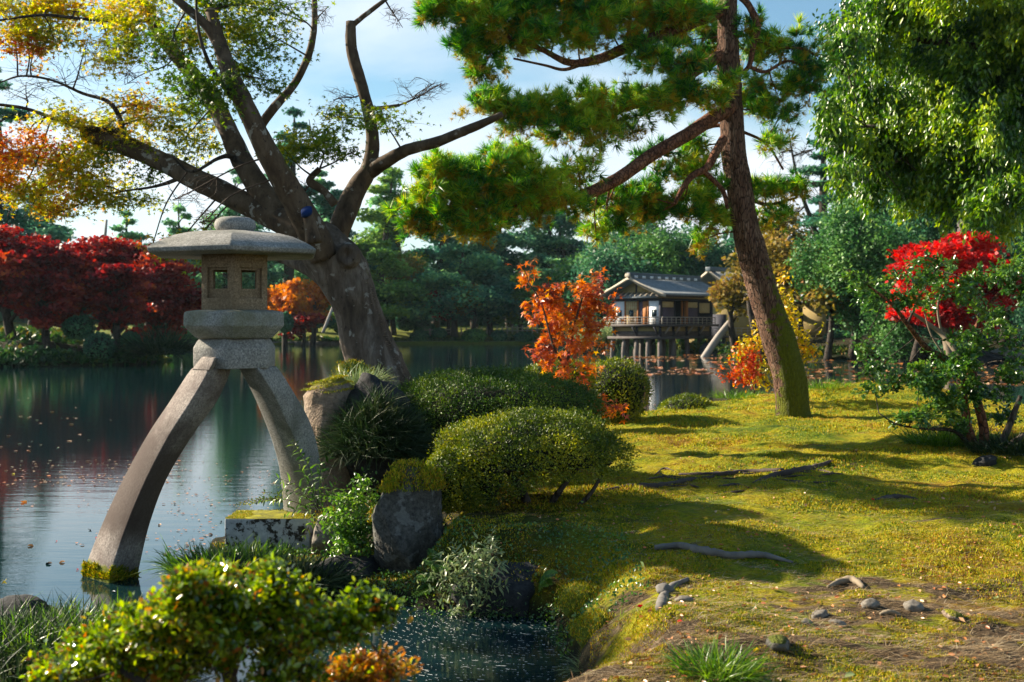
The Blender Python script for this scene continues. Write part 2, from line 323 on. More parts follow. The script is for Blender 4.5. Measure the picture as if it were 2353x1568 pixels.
def moss_ground():
    g = G_('moss_ground'); big = g.noise(.55, 5, .6); mid = g.noise(2.3, 6, .65); fine = g.noise(28, 5, .7); st = g.noise(9, 6, .7, g.map((1, 3.2, 1), None, (0, 0, .3)))
    c = g.ramp(g.m_('ADD', g.m_('MULTIPLY', big, .5), g.m_('MULTIPLY', mid, .5)), [(.36, (.05, .12, .006)), (.45, (.20, .25, .008)), (.53, (.42, .36, .010)), (.60, (.30, .17, .012)), (.68, (.13, .07, .015))])
    c = g.mix(g.m_('MULTIPLY', g.sm(st, .45, .75), .55), c, (.22, .13, .025))
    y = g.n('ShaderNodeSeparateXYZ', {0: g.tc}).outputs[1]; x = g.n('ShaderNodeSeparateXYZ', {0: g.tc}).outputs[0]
    near = g.n('ShaderNodeMapRange', {'Value': y, 'From Min': 5.0, 'From Max': 7.6, 'To Min': .17, 'To Max': -.12}).outputs[0]
    soil = g.sm(g.m_('ADD', g.m_('ADD', g.noise(1.1, 6, .62, g.map((1, 1.8, 1), None, (0, 0, .5))), near), g.m_('MULTIPLY', g.noise(7, 4, .6), .18)), .61, .69)
    sc = g.ramp(g.noise(14, 6, .75), [(.3, (.035, .024, .014)), (.55, (.13, .088, .05)), (.8, (.27, .20, .13))])
    c = g.mix(soil, c, sc); bk = g.m_('MULTIPLY', g.sm(x, .9, -.1), g.sm(y, 5.2, 5.9)); c = g.mix(g.m_('MULTIPLY', bk, .85), c, (.018, .030, .008))  # bank side painted darker, for its dark plants and the shade there
    wet = g.sm(g.n('ShaderNodeSeparateXYZ', {0: g.tc}).outputs[2], .16, .02); c = g.mix(wet, c, (.02, .02, .012))
    c = g.mix(.5, c, g.ramp(fine, [(.34, (.18, .18, .18)), (.62, (1.2, 1.2, 1.2))]), 'MULTIPLY')
    return g.fin(g.pr(c, .95, g.bump(g.m_('ADD', g.m_('MULTIPLY', fine, .7), g.m_('ADD', mid, st)), 1.0, .06), .15))
M['moss_ground'] = moss_ground()
def far_ground():
    g = G_('shore_ground'); c = g.ramp(g.noise(.12, 5, .6), [(.35, (.012, .020, .006)), (.5, (.025, .028, .010)), (.62, (.04, .03, .015)), (.75, (.03, .05, .008))])
    yy = g.n('ShaderNodeSeparateXYZ', {0: g.tc}).outputs[1]; c = g.mix(g.sm(yy, 80, 100), c, (.15, .17, .025)); c = g.mix(.6, c, g.ramp(g.noise(2.5, 6, .7), [(.3, (.3, .3, .3)), (.7, (1.1, 1.1, 1.1))]), 'MULTIPLY')  # ground past the pond lightened in colour, as sunlit yellow-green grass
    return g.fin(g.pr(c, .95, g.bump(g.noise(2.0, 6, .7), .8, .2), .1))
M['far_ground'] = far_ground()
def water_m():
    g = G_('pond_water')
    a = g.noise(1.0, 3, .55, g.map((1.3, 4.2, 1))); b = g.noise(1, 4, .6, g.map((5, 17, 1), None, (0, 0, .12))); f = g.noise(1, 3, .6, g.map((26, 50, 1), None, (0, 0, -.2)))
    calm = g.sm(g.noise(.16, 3, .5, g.map((1, 2.4, 1))), .35, .65)
    h = g.m_('ADD', g.m_('ADD', g.m_('MULTIPLY', a, .9), g.m_('MULTIPLY', b, .28)), g.m_('MULTIPLY', g.m_('MULTIPLY', f, .06), calm))
    c = g.ramp(g.noise(.4, 4, .6), [(.3, (.003, .014, .017)), (.7, (.006, .022, .026))])
    return g.fin(g.pr(c, .035, g.bump(h, .085, .03), .5, IOR=1.45))
M['water'] = water_m()
M['maple_bark'] = barkmat('maple_bark', (.03, .021, .014), (.085, .058, .036), (.16, .12, .082), 6, .5, .5, moss=.30, mossc=(.10, .12, .012), mside=(.3, .2, .3), spots=.9)
M['maple_trunk_bark'] = barkmat('maple_trunk_bark', (.03, .022, .016), (.105, .08, .06), (.26, .22, .18), 6, .3, 1.0, moss=.32, mossc=(.11, .14, .012), mside=(.1, .1, .1), spots=1, mz=(0, 2.2, .08, 0), bd=.05)
M['pine_bark'] = barkmat('pine_bark', (.07, .030, .018), (.16, .085, .055), (.27, .175, .12), 15, .22, 1.0, moss=.46, mossc=(.17, .19, .01), mside=(.75, -.45, 0), mz=(0, 3.0, .34, -.5), bd=.03)
M['pine_limb'] = barkmat('pine_limb', (.075, .03, .018), (.19, .075, .04), (.28, .14, .08), 9, .6, .9)
M['dark_bark'] = barkmat('dark_bark', (.022, .018, .014), (.06, .048, .038), (.11, .09, .07), 4, .4, .8)
M['twig'] = plain('twig', (.075, .05, .035), .8, .5, 9)
M['twig_pale'] = plain('twig_pale', (.24, .19, .13), .8, .5, 9)
M['root'] = plain('root', (.17, .155, .14), .8, .6, 12, st=(1, 1, 1), bump=.5)
M['root_dark'] = plain('root_dark', (.075, .055, .045), .85, .6, 12, bump=.5)
M['blue_paint'] = plain('blue_paint', (.006, .030, .13), .95, .3, 20)
M['cut_wood'] = plain('cut_wood', (.28, .22, .15), .8, .5, 14)
# leaves
M['maple_leaf'] = leafmat('maple_leaf', [(.12, (.06, .11, .008)), (.34, (.20, .26, .010)), (.58, (.46, .42, .016)), (.78, (.56, .34, .012)), (.95, (.50, .12, .015))], .45, .35, .55, .95, .5, 1.7)
M['maple_leaf_green'] = leafmat('maple_leaf_green', [(.2, (.035, .09, .008)), (.55, (.14, .22, .010)), (.95, (.42, .36, .014))], .45, .35, .45, 1.2, .5, 1.5)
M['maple_leaf_orange'] = leafmat('maple_leaf_orange', [(.15, (.40, .30, .012)), (.45, (.50, .20, .012)), (.75, (.45, .07, .015)), (.95, (.30, .03, .015))], .45, .35, .5, 1.6, .55, 1.6)
M['small_maple'] = leafmat('small_maple', [(.12, (.20, .055, .06)), (.3, (.38, .085, .03)), (.5, (.56, .13, .012)), (.72, (.62, .22, .012)), (.95, (.45, .33, .012))], .35, .5, .42, 2.2, .5, 1.6)
M['red_leaf'] = leafmat('red_leaf', [(.1, (.05, .006, .010)), (.38, (.19, .015, .018)), (.66, (.38, .045, .03)), (.93, (.58, .15, .04))], .5, .3, .38, .35, .45, 1.4)
M['red_bright'] = leafmat('red_bright', [(.1, (.22, .01, .012)), (.5, (.50, .02, .02)), (.95, (.65, .06, .03))], .5, .3, .45, .5, .5, 1.5)
M['orange_far'] = leafmat('orange_far', [(.1, (.20, .06, .01)), (.5, (.55, .16, .015)), (.95, (.55, .28, .03))], .5, .3, .4, .5, .5, 1.5)
M['needle'] = leafmat('needle', [(.15, (.008, .06, .014)), (.38, (.035, .19, .020)), (.6, (.18, .42, .025)), (.85, (.55, .56, .04))], .42, .5, .38, 1.5, .5, 1.6)
M['needle_old'] = leafmat('needle_old', [(.1, (.20, .11, .008)), (.5, (.42, .28, .010)), (.95, (.40, .36, .02))], .5, .35, .35, 1.8, .5, 1.5)
M['glossy_green'] = leafmat('glossy_green', [(.1, (0.00936, 0.039, 0.00468)), (.36, (0.039, 0.117, 0.0078)), (.6, (0.14, 0.257, 0.0109)), (.88, (0.328, 0.39, 0.0156))], .34, .7, .42, .5, .45, 1.7)
M['camellia'] = leafmat('camellia', [(.1, (.016, .055, .014)), (.5, (.055, .15, .020)), (.9, (.18, .28, .03))], .3, .7, .3, 2.5, .55, 1.7)
M['boxleaf'] = leafmat('boxleaf', [(.1, (.014, .045, .006)), (.5, (.05, .11, .010)), (.92, (.15, .21, .014))], .5, .35, .22, 3, .55, 1.5)
M['boxleaf_yellow'] = leafmat('boxleaf_yellow', [(.12, (.022, .05, .006)), (.45, (.085, .13, .008)), (.68, (.22, .24, .012)), (.92, (.42, .38, .018))], .52, .35, .28, 2.2, .5, 1.5)
M['azalea'] = leafmat('azalea', [(.12, (0.022, 0.044, 0.00528)), (.36, (0.0792, 0.15, 0.00704)), (.6, (0.229, 0.334, 0.0106)), (.78, (0.37, 0.405, 0.0141)), (.88, (0.352, 0.194, 0.0123)), (1, (0.37, 0.044, 0.0106))], .16, 1.0, .4, 5, .7, 1.5)
M['azalea_red'] = leafmat('azalea_red', [(.1, (.12, .05, .01)), (.4, (.40, .12, .012)), (.7, (.45, .25, .015)), (.95, (.14, .18, .012))], .32, .6, .4, 7, .6, 1.5)
M['yellow_leaf'] = leafmat('yellow_leaf', [(.1, (.16, .17, .01)), (.5, (.50, .40, .012)), (.75, (.60, .34, .012)), (.97, (.50, .16, .012))], .4, .4, .45, 2, .5, 1.5)
M['shrub_red'] = leafmat('shrub_red', [(.1, (.28, .02, .012)), (.5, (.50, .07, .012)), (.95, (.60, .26, .014))], .4, .4, .45, 3, .5, 1.5)
M['herb'] = leafmat('herb', [(.1, (.03, .09, .012)), (.5, (.09, .20, .02)), (.95, (.24, .33, .06))], .35, .6, .42, 5, .55, 1.5)
M['herb_pale'] = leafmat('herb_pale', [(.1, (.08, .14, .06)), (.5, (.20, .27, .11)), (.95, (.42, .44, .20))], .38, .6, .35, 5, .55, 1.3)
M['grass'] = leafmat('grass', [(.1, (.02, .06, .008)), (.5, (.075, .17, .012)), (.95, (.22, .30, .03))], .4, .5, .45, 3, .6, 1.6)
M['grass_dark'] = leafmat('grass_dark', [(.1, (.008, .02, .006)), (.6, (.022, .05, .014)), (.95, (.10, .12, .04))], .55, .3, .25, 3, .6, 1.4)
M['moss_blade'] = leafmat('moss_blade', [(.12, (.05, .10, .005)), (.34, (.18, .23, .007)), (.54, (.46, .41, .012)), (.72, (.44, .26, .014)), (.88, (.20, .10, .02))], .6, .2, .22, 1.1, .7, 1.4)
M['straw'] = leafmat('straw', [(.1, (.14, .08, .035)), (.6, (.34, .23, .11)), (.95, (.48, .40, .26))], .6, .3, .1, 3, .8, 1.2)
M['far_pine'] = leafmat('far_pine', [(.1, (0.0405, 0.149, 0.0945)), (.5, (0.135, 0.338, 0.176)), (.95, (0.365, 0.594, 0.203))], .6, .2, 0.4, .3, .45, 1.3)
M['far_pine_dark'] = leafmat('far_pine_dark', [(.1, (0.0192, 0.096, 0.0736)), (.5, (0.0608, 0.208, 0.136)), (.95, (0.176, 0.384, 0.192))], .6, .2, 0.4, .3, .45, 1.3)
M['far_pine_warm'] = leafmat('far_pine_warm', [(.1, (0.054, 0.149, 0.0473)), (.5, (0.176, 0.324, 0.0675)), (.95, (0.405, 0.513, 0.0945))], .6, .2, 0.4, .3, .45, 1.3)
M['far_green'] = leafmat('far_green', [(.1, (.025, .09, .030)), (.5, (.075, .20, .050)), (.95, (.19, .34, .07))], .5, .35, .3, .4, .45, 1.4)
M['far_green_dark'] = leafmat('far_green_dark', [(.1, (0.0145, 0.058, 0.0377)), (.5, (0.0435, 0.138, 0.0696)), (.95, (0.116, 0.261, 0.102))], .5, .35, 0.4, .4, .45, 1.4)
M['far_brown'] = leafmat('far_brown', [(.1, (.09, .08, .015)), (.45, (.21, .17, .025)), (.75, (.30, .19, .05)), (.95, (.25, .11, .035))], .6, .2, .4, .5, .5, 1.4)
M['bank_plants'] = leafmat('bank_plants', [(.1, (.01, .04, .014)), (.5, (.035, .10, .02)), (.8, (.14, .14, .02)), (.95, (.22, .08, .02))], .5, .3, .3, .35, .5, 1.3)
M['float_leaf'] = leafmat('float_leaf', [(.1, (.30, .10, .03)), (.4, (.50, .20, .05)), (.7, (.55, .38, .22)), (.95, (.6, .15, .02))], .35, .6, .1, 3, .9, 1.1)
M['speck'] = leafmat('speck', [(.2, (.35, .34, .31)), (.8, (.7, .7, .66))], .3, .7, .0, 3, .9, 1)
# ---------------------------------------------------------------- ground and water
LAND = np.array([(-9, -4), (16, -4), (16, 15.5), (10, 17.6), (8.2, 20.2), (6.4, 20.6), (4.6, 20.2), (3.3, 19.6), (2.3, 18.8), (1.2, 17.2), (0.2, 15.6), (-1.0, 13.6), (-1.75, 12.6), (-2.15, 11.4),
                 (-2.45, 10.3), (-2.5, 9.3), (-2.25, 8.75), (-1.5, 8.2), (-.95, 7.75), (-.5, 7.3), (.28, 7.1), (.36, 6.5), (.36, 5.9), (.25, 5.1), (-.3, 4.4), (-1.3, 4.35), (-1.9, 5.2), (-2.3, 6.1), (-3.2, 6.5), (-9, 6.3)], float)
POND = np.array([(-60, 42), (-26, 46), (-21.5, 51), (-17.6, 54.5), (-18.5, 61), (-30, 85), (-38, 108), (-20, 116), (5, 119), (13, 112), (15, 92), (13.5, 83), (11.8, 77), (12.6, 73), (14.5, 66), (17, 62), (22, 60.5), (30, 60.5), (40, 52), (44, -20), (-60, -20)], float)
def sdf(x, y, poly):
    p = np.stack([x, y], -1); n = len(poly); d = np.full(x.shape, 1e9); ins = np.zeros(x.shape, bool)
    for i in range(n):
        a = poly[i]; b = poly[(i + 1) % n]; e = b - a; wv = p - a
        t = np.clip((wv @ e) / (e @ e), 0, 1); q = wv - t[..., None] * e; d = np.minimum(d, (q ** 2).sum(-1))
        c = ((a[1] <= y) & (b[1] > y)) | ((b[1] <= y) & (a[1] > y))
        xi = a[0] + (y - a[1]) / (e[1] if abs(e[1]) > 1e-9 else 1e-9) * e[0]; ins ^= c & (x < xi)
    return np.where(ins, 1, -1) * np.sqrt(d)
def ss(v, a, b): t = np.clip((v - a) / (b - a), 0, 1); return t * t * (3 - 2 * t)
def Hn(x, y):
    x = np.asarray(x, float); y = np.asarray(y, float); s = sdf(x, y, LAND)
    q = np.stack([x, y, 0 * x], -1).reshape(-1, 3)
    s = s + .14 * fbm(q * 2.2, 3, 5).reshape(x.shape)
    z = -.5 + .72 * ss(s, -.28, .16) + .22 * ss(s, .05, .5)
    z += .16 * np.exp(-(((x - 4.0) / 3.2) ** 2 + ((y - 15.6) / 3.0) ** 2)) + .42 * np.exp(-(((x - 6.1) / 2.0) ** 2 + ((y - 19.2) / 1.5) ** 2)) + .12 * np.exp(-(((x - 5.2) / 2.0) ** 2 + ((y - 12.3) / 1.6) ** 2))
    z -= .12 * ss(7.8 - y, 0, 2.0) * ss(x, 0, 3)
    m = ss(-x - .30 + .10 * (y - 8), 0, .5) * ss(12.0 - y, 0, 1.2) * ss(y, 7.0, 7.4); z = z * (1 - m) + np.minimum(z, .05) * m
    m2 = ss(-x, 1.0, 1.7) * ss(y, 3.6, 4.4) * ss(7.2 - y, 0, .3); z = z * (1 - m2) + np.minimum(z, .04) * m2
    f = ss(s, 0, .5) * (1 - .6 * m)
    z += f * (.085 * fbm(q * .75, 4, 11).reshape(x.shape) + .05 * fbm(q * 2.6, 3, 21).reshape(x.shape) + .032 * fbm(q * 7, 3, 31).reshape(x.shape))
    return z
def Hf(x, y):
    x = np.asarray(x, float); y = np.asarray(y, float); s = -sdf(x, y, POND)
    q = np.stack([x, y, 0 * x], -1).reshape(-1, 3) * .15
    z = -.7 + .95 * ss(s, -.5, .25) + .9 * ss(s, .2, 6) + .5 * ss(s, 5, 14) + 2.5 * ss(s, 20, 120) + (.25 * fbm(q, 4, 3).reshape(x.shape)) * ss(s, .5, 5)
    return z
def grid(mb, xs, ys, H):
    X, Y = np.meshgrid(xs, ys, indexing='ij'); Z = H(X, Y); n, m = X.shape
    i, j = np.meshgrid(np.arange(n - 1), np.arange(m - 1), indexing='ij'); k = i * m + j
    mb.add(np.stack([X, Y, Z], -1), np.stack([k, k + m, k + m + 1, k + 1], -1).reshape(-1, 4)); return Z
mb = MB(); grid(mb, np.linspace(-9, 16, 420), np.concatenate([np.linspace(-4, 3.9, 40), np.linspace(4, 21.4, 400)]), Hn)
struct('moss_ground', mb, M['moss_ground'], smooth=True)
mb = MB(); ax = np.concatenate([np.linspace(-900, -70, 20), np.linspace(-66, 60, 190), np.linspace(70, 900, 20)]); ay = np.concatenate([np.linspace(-60, 38, 12), np.linspace(40, 135, 170), np.linspace(140, 1200, 22)])
grid(mb, ax, ay, Hf); struct('shore_ground', mb, M['far_ground'], smooth=True)
mb = MB(); mb.add([(-90, -30, 0), (80, -30, 0), (80, 130, 0), (-90, 130, 0)], [(0, 1, 2, 3)]); struct('pond_water', mb, M['water'])
def Gn(u, v, H=None, d0=2.5, d1=30, n=700):       # ground point under pixel (u, v)
    H = H or Hn; d = np.linspace(d0, d1, n); x = (u - 1176.5) / FPX * d; z = CH - (v - VH) / FPX * d
    h = np.maximum(H(x, d), 0 if H is Hf else -9); k = np.argmax(z < h)
    if not (z < h).any(): k = n - 1
    return np.array([x[k], d[k], h[k]])
def Gf(u, v): return Gn(u, v, Hf, 40, 200, 900)
def on(x, y): return np.array([x, y, float(Hn(np.array([x]), np.array([y]))[0])])
def onf(x, y): return np.array([x, y, float(Hf(np.array([x]), np.array([y]))[0])])
# ---------------------------------------------------------------- stone lantern on two legs
LX, LY = -2.094, 8.6
def hexr(cx, cy, z, r, rot, n=6):
    return [(cx + math.cos(math.radians(rot + 60 * k - 90)) * r, cy + math.sin(math.radians(rot + 60 * k - 90)) * r, z) for k in range(n)]
Lt = thing('stone_lantern', 'tall grey granite lantern on two curved legs, one of them standing in the pond', 'stone lantern', (LX, LY, 0))
mb = MB(); rr = []
for r, z in ((.30, 2.362), (.655, 2.357), (.682, 2.366), (.692, 2.396), (.665, 2.416), (.60, 2.450), (.50, 2.492), (.38, 2.522), (.27, 2.538), (.12, 2.545)): rr.append(hexr(LX, LY, z, r, 11))
loft(mb, rr); part('roof', mb, M['granite'], Lt, bevel=.006)
mb = MB(); an = np.linspace(0, 2 * math.pi, 33)[:-1]; pr = [(.10, 2.535), (.135, 2.548), (.152, 2.575), (.154, 2.605), (.142, 2.632), (.11, 2.650), (.05, 2.658), (.012, 2.660)]
loft(mb, [[(LX + math.cos(a) * r * (1 + .015 * math.sin(3 * a)), LY + math.sin(a) * r, z) for a in an] for r, z in pr]); part('finial', mb, M['granite'], Lt, smooth=True)
# fire box: six walls, each an outer frame and a recessed inner plate with an opening
def firebox():
    mb = MB(); R = .275; ap = R * math.cos(math.radians(30)); Wd = R; z0, z1 = 1.950, 2.364
    for k in range(6):
        a = math.radians(12.5 + 60 * k + 30 - 90); nx, ny = math.cos(a), math.sin(a); tx, ty = -ny, nx
        def fr(hw, dep0, dep1, lo, hi, hole):    # ring plate from depth dep0 to dep1 with a rectangular hole
            o = [(-hw, lo), (hw, lo), (hw, hi), (-hw, hi)]; i = [(-hole[0], hole[1]), (hole[0], hole[1]), (hole[0], hole[2]), (-hole[0], hole[2])]
            v = []
            for dep in (dep0, dep1):
                for sset in (o, i):
                    for (s, z) in sset:
                        sc = 1 if sset is i else (ap - dep) / ap * (Wd / 2) / hw if hw > Wd / 2 - .03 else 1
                        v.append((LX + nx * (ap - dep) + tx * s * sc, LY + ny * (ap - dep) + ty * s * sc, z))
            F = []
            for j in range(4):
                q = (j + 1) % 4
                F += [(j, q, 4 + q, 4 + j), (8 + j, 12 + j, 12 + q, 8 + q), (4 + j, 4 + q, 12 + q, 12 + j)]
                F.append((j, 8 + j, 8 + q, q))
            mb.add(v, F)
        fr(Wd / 2, 0, .028, z0, z1, (.092, 2.038, 2.264))
        fr(.108, .0285, .052, 2.02, 2.285, (.062, 2.108, 2.246))
    for zz in (z0, z1 - .03): loft(mb, [hexr(LX, LY, zz + .002, .245, 12.5), hexr(LX, LY, zz + .024, .245, 12.5)])
    return mb
part('fire_box', firebox(), M['granite_warm'], Lt, bevel=.004)
mb = MB(); loft(mb, [hexr(LX, LY, z, r, 12) for r, z in ((.29, 1.737), (.32, 1.745), (.412, 1.828), (.418, 1.838), (.414, 1.925), (.402, 1.938), (.31, 1.951))])
part('platform', mb, M['granite_shelf'], Lt, bevel=.006, segs=1)
mb = MB(); loft(mb, [hexr(LX, LY, z, r, 2.5) for r, z in ((.305, 1.515), (.318, 1.525), (.320, 1.67), (.285, 1.725), (.27, 1.740))])
part('neck_block', mb, M['granite'], Lt, bevel=.008, segs=1)
def leg(rows):                                    # rows: (v, left u, ridge u, right u, depth, ridge depth, back depth)
    q = np.array(rows, float); q = catmull(q, 5); rings = []
    for v, ul, ur, ue, d, dr, db in q:
        l = P(ul, v, d); r = P(ur, v + 3, dr - .07); e = P(ue, v, d + .04); b = P(ul + (ue - ul) * .42, v - 3, db)
        rings.append([l, r, e, b])
    return rings
mb = MB()
loft(mb, leg([(846, 441, 478, 531, 8.45, 8.32, 8.70), (866, 426, 470, 526, 8.45, 8.31, 8.70), (925, 388, 435, 498, 8.42, 8.27, 8.68), (1000, 338, 387, 444, 8.40, 8.24, 8.65), (1100, 283, 335, 384, 8.38, 8.21, 8.62), (1200, 236, 293, 346, 8.36, 8.19, 8.60), (1290, 200, 262, 324, 8.34, 8.17, 8.58), (1345, 186, 250, 314, 8.33, 8.16, 8.56), (1400, 176, 240, 306, 8.33, 8.16, 8.56)]))
loft(mb, leg([(820, 464, 494, 501, 8.36, 8.27, 8.62), (835, 452, 488, 501, 8.38, 8.27, 8.64), (850, 440, 480, 501, 8.42, 8.30, 8.66)]))
part('leg', mb, M['granite_leg'], Lt, bevel=.012)
mb = MB()
loft(mb, leg([(842, 546, 592, 636, 8.62, 8.47, 8.86), (860, 556, 602, 650, 8.63, 8.48, 8.88), (905, 580, 630, 678, 8.75, 8.58, 9.0), (960, 604, 655, 709, 8.92, 8.75, 9.15), (1016, 625, 682, 728, 9.08, 8.92, 9.3), (1077, 641, 703, 738, 9.22, 9.06, 9.45), (1161, 650, 715, 742, 9.38, 9.22, 9.6), (1230, 652, 718, 744, 9.45, 9.3, 9.66)]))
part('leg', mb, M['granite'], Lt, bevel=.012)
# moss collar at the foot in the water
r = rs(3); mb = MB(); n = 4200; t = r.uniform(0, 1, n)
pu = r.uniform(190, 316, n); pv = 1292 + (r.uniform(0, 1, n) ** .8) * 34 + (pu - 190) * .10
dd = np.where(pu < 255, 8.34 - (pu - 190) / 65 * .26, 8.08 + (pu - 255) / 60 * .28)
pos = np.array([P(a, b, c) for a, b, c in zip(pu, pv, dd)]); k_ = fbm(pos * 9, 3, 5) * 60 + 1306 < pv; blades(mb, pos[k_], r.uniform(.014, .036, k_.sum()), r, .9)
part('moss', mb, M['moss_blade'], Lt)
# ---------------------------------------------------------------- rocks
def rock(mb, c, s, seed=0, rz=0, rough=.28, facet=.35, sub=4, tilt=0, freq=1.3, boxy=1.0):
    v, f = ICO[sub]; v = np.sign(v) * np.abs(v) ** boxy; r = rs(seed)
    for k in range(14):                           # cut planes give flat faces
        n = nrm(r.normal(size=3)); h = r.uniform(.62, .92); dd = v @ n; v -= np.where(dd > h, (dd - h) * (.5 + facet), 0)[:, None] * n
    v = v * (1 + rough * fbm(v * freq + seed, 4, seed)[:, None] + .25 * rough * fbm(v * 6 + seed, 3, seed + 7)[:, None])
    v = v * np.array(s); ca, sa = math.cos(tilt), math.sin(tilt); v = np.stack([v[:, 0] * ca + v[:, 2] * sa, v[:, 1], -v[:, 0] * sa + v[:, 2] * ca], 1)
    ca, sa = math.cos(rz), math.sin(rz); v = np.stack([v[:, 0] * ca - v[:, 1] * sa, v[:, 0] * sa + v[:, 1] * ca, v[:, 2]], 1) + np.asarray(c)
    mb.add(v, f); return v
def mossy(v, n, r, h, zlo, mb, f=None, lean=.5):   # tufts of moss on the upper side of a rock given by its vertices
    k = v[v[:, 2] > zlo]
    if len(k) == 0: return
    p = k[r.integers(0, len(k), n)] + r.normal(0, 1, (n, 3)) * [.025, .025, .004]; blades(mb, p, r.uniform(.5, 1, n) * h, r, lean)
def mossrock(name, label, c, s, mat, seed, mfrac=.75, mn=2500, mh=.02, mmat='moss_blade', cat='rock', **k):
    c = np.array(c, float); mb = MB(); v = rock(mb, c, s, seed, **k); base = (c[0], c[1], c[2] - s[2])
    t = thing(name, label, cat, base); part('stone', mb, M[mat], t, smooth=True)
    if mn:
        mb = MB(); mossy(v, mn, rs(seed + 1), mh, c[2] - s[2] + 2 * s[2] * mfrac, mb); part('moss', mb, M[mmat], t)
    return t
# tall brown rock beside the right leg
def pillar():
    c = P(752, 960, 10.1); mb = MB(); rings = []; r = rs(4); n = 26
    base = [(math.cos(a), math.sin(a)) for a in np.linspace(0, 2 * math.pi, n, endpoint=False)]
    for k in range(26):
        t = k / 25; z = .05 + t * (P(0, 874, 10.1)[2] - .05); rw = .19 * (1.22 - .22 * t) if t < .93 else .19 * (1.0 - (t - .93) * 6); x0 = c[0] + .10 * (1 - t)
        rings.append([(x0 + a * rw * 1.1, c[1] + b * rw * 1.2, z + (.035 * a if t > .9 else 0)) for a, b in base])
    R = np.array(rings); V = R.reshape(-1, 3); nn = nrm(V - np.repeat(R.mean(1), n, 0)) ; q = V * [5, 5, 1.3]
    V = V + nn * (.075 * fbm(q, 4, 2) + .03 * fbm(V * [14, 14, 4], 3, 9))[:, None]
    loft(mb, V.reshape(R.shape).tolist()); return mb, V, c
mb, V, c = pillar(); t = thing('standing_rock', 'upright brown stone with a bright moss cap beside the right leg of the lantern', 'rock', (c[0], c[1], 0.05))
part('stone', mb, M['rock_brown'], t, smooth=True); mb = MB(); mossy(V, 5200, rs(8), .017, P(0, 900, 10.1)[2], mb); part('moss', mb, M['moss_blade'], t)
mossrock('boulder', 'dark boulder overgrown with drooping dwarf grass right of the upright brown stone', P(850, 1010, 10.1), (.40, .40, .60), 'rock_dark', 11, .9, 0, boxy=.8, sub=5)
mossrock('boulder', 'small mossy stone behind the upright brown stone at the maple foot', P(815, 886, 10.7), (.24, .24, .22), 'moss_mound', 15, .3, 2500, .03)
mossrock('boulder', 'big grey boulder with a green moss cap below the front clipped shrub', P(950, 1232, 8.15), (.27, .28, .50), 'rock_grey', 23, .84, 7500, .03, rough=.26, boxy=.62, sub=5, facet=.5)
mossrock('boulder', 'low shaded stone between the leafy vine and the weathered block', P(760, 1240, 8.9), (.20, .22, .24), 'rock_pale', 31, .8, 900, .02)
mossrock('boulder', 'dark shaded stone at the water line under the leafy vine', P(800, 1330, 8.2), (.32, .25, .20), 'rock_dark', 37, .9, 0)
mossrock('boulder', 'wet black rock at the left edge of the pond, in front of the grass', P(20, 1440, 6.85), (.30, .28, .19), 'rock_dark', 41, .9, 0)
mossrock('boulder', 'stone under the fallen grass clump at the pond edge', P(500, 1335, 8.0), (.48, .32, .17), 'rock_dark', 43, .9, 0)
mossrock('boulder', 'earthy stone under the bank herbs at the edge of the pool', P(1180, 1370, 7.45), (.42, .30, .24), 'rock_dark', 47, .8, 900, .02)
mossrock('moss_mound', 'bright green moss cushion at the pool edge, upper of two', P(1335, 1385, 6.75), (.12, .12, .10), 'moss_mound', 51, .35, 2600, .022, cat='moss cushion')
mossrock('moss_mound', 'rusty green moss cushion at the pool edge just below the brighter one', P(1362, 1450, 6.15), (.115, .12, .11), 'moss_mound', 53, .35, 2600, .02, cat='moss cushion')
mossrock('moss_mound', 'wide moss cushion at the bottom edge right of the pool', P(1520, 1500, 5.55), (.22, .2, .10), 'moss_mound', 55, .5, 2600, .02, cat='moss cushion')
mb = MB(); c = P(1412, 1490, 5.75)
v = [c + np.array(q) for q in ((-.055, 0, -.07), (.02, -.06, -.07), (.09, .0, -.07), (.03, .08, -.07), (-.028, .0, .045), (-.008, -.012, .062), (.045, .0, .02), (.0, .03, .03))]
mb.add(v, [(0, 1, 5, 4), (1, 2, 6, 5), (2, 3, 7, 6), (3, 0, 4, 7), (4, 5, 6, 7), (0, 3, 2, 1)]); lone('pointed_stone', mb, M['rock_pale'], 'small pointed grey stone between moss cushions at the pool edge', 'stone', c, bevel=.008)
# weathered block
def wblock():
    mb = MB(); a = P(514, 1290, 9.0); x0, x1 = P(516, 0, 9.0)[0], P(712, 0, 9.0)[0]; zt = P(0, 1192, 9.0)[2]
    n = 30; V = []; F = []
    box(mb, (x0, 9.0, -.05), (x1, 9.42, zt)); return mb, x0, x1, zt
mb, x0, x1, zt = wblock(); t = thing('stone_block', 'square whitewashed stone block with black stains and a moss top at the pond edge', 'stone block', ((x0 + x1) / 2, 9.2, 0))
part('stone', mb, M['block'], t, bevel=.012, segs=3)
r = rs(77); n = 3500; pos = np.stack([r.uniform(x0, x1, n), r.uniform(9.0, 9.42, n), np.full(n, zt)], 1); mb = MB(); blades(mb, pos[fbm(pos * 6, 3, 4) > -.08], .012, r, .7); part('moss', mb, M['moss_blade'], t)
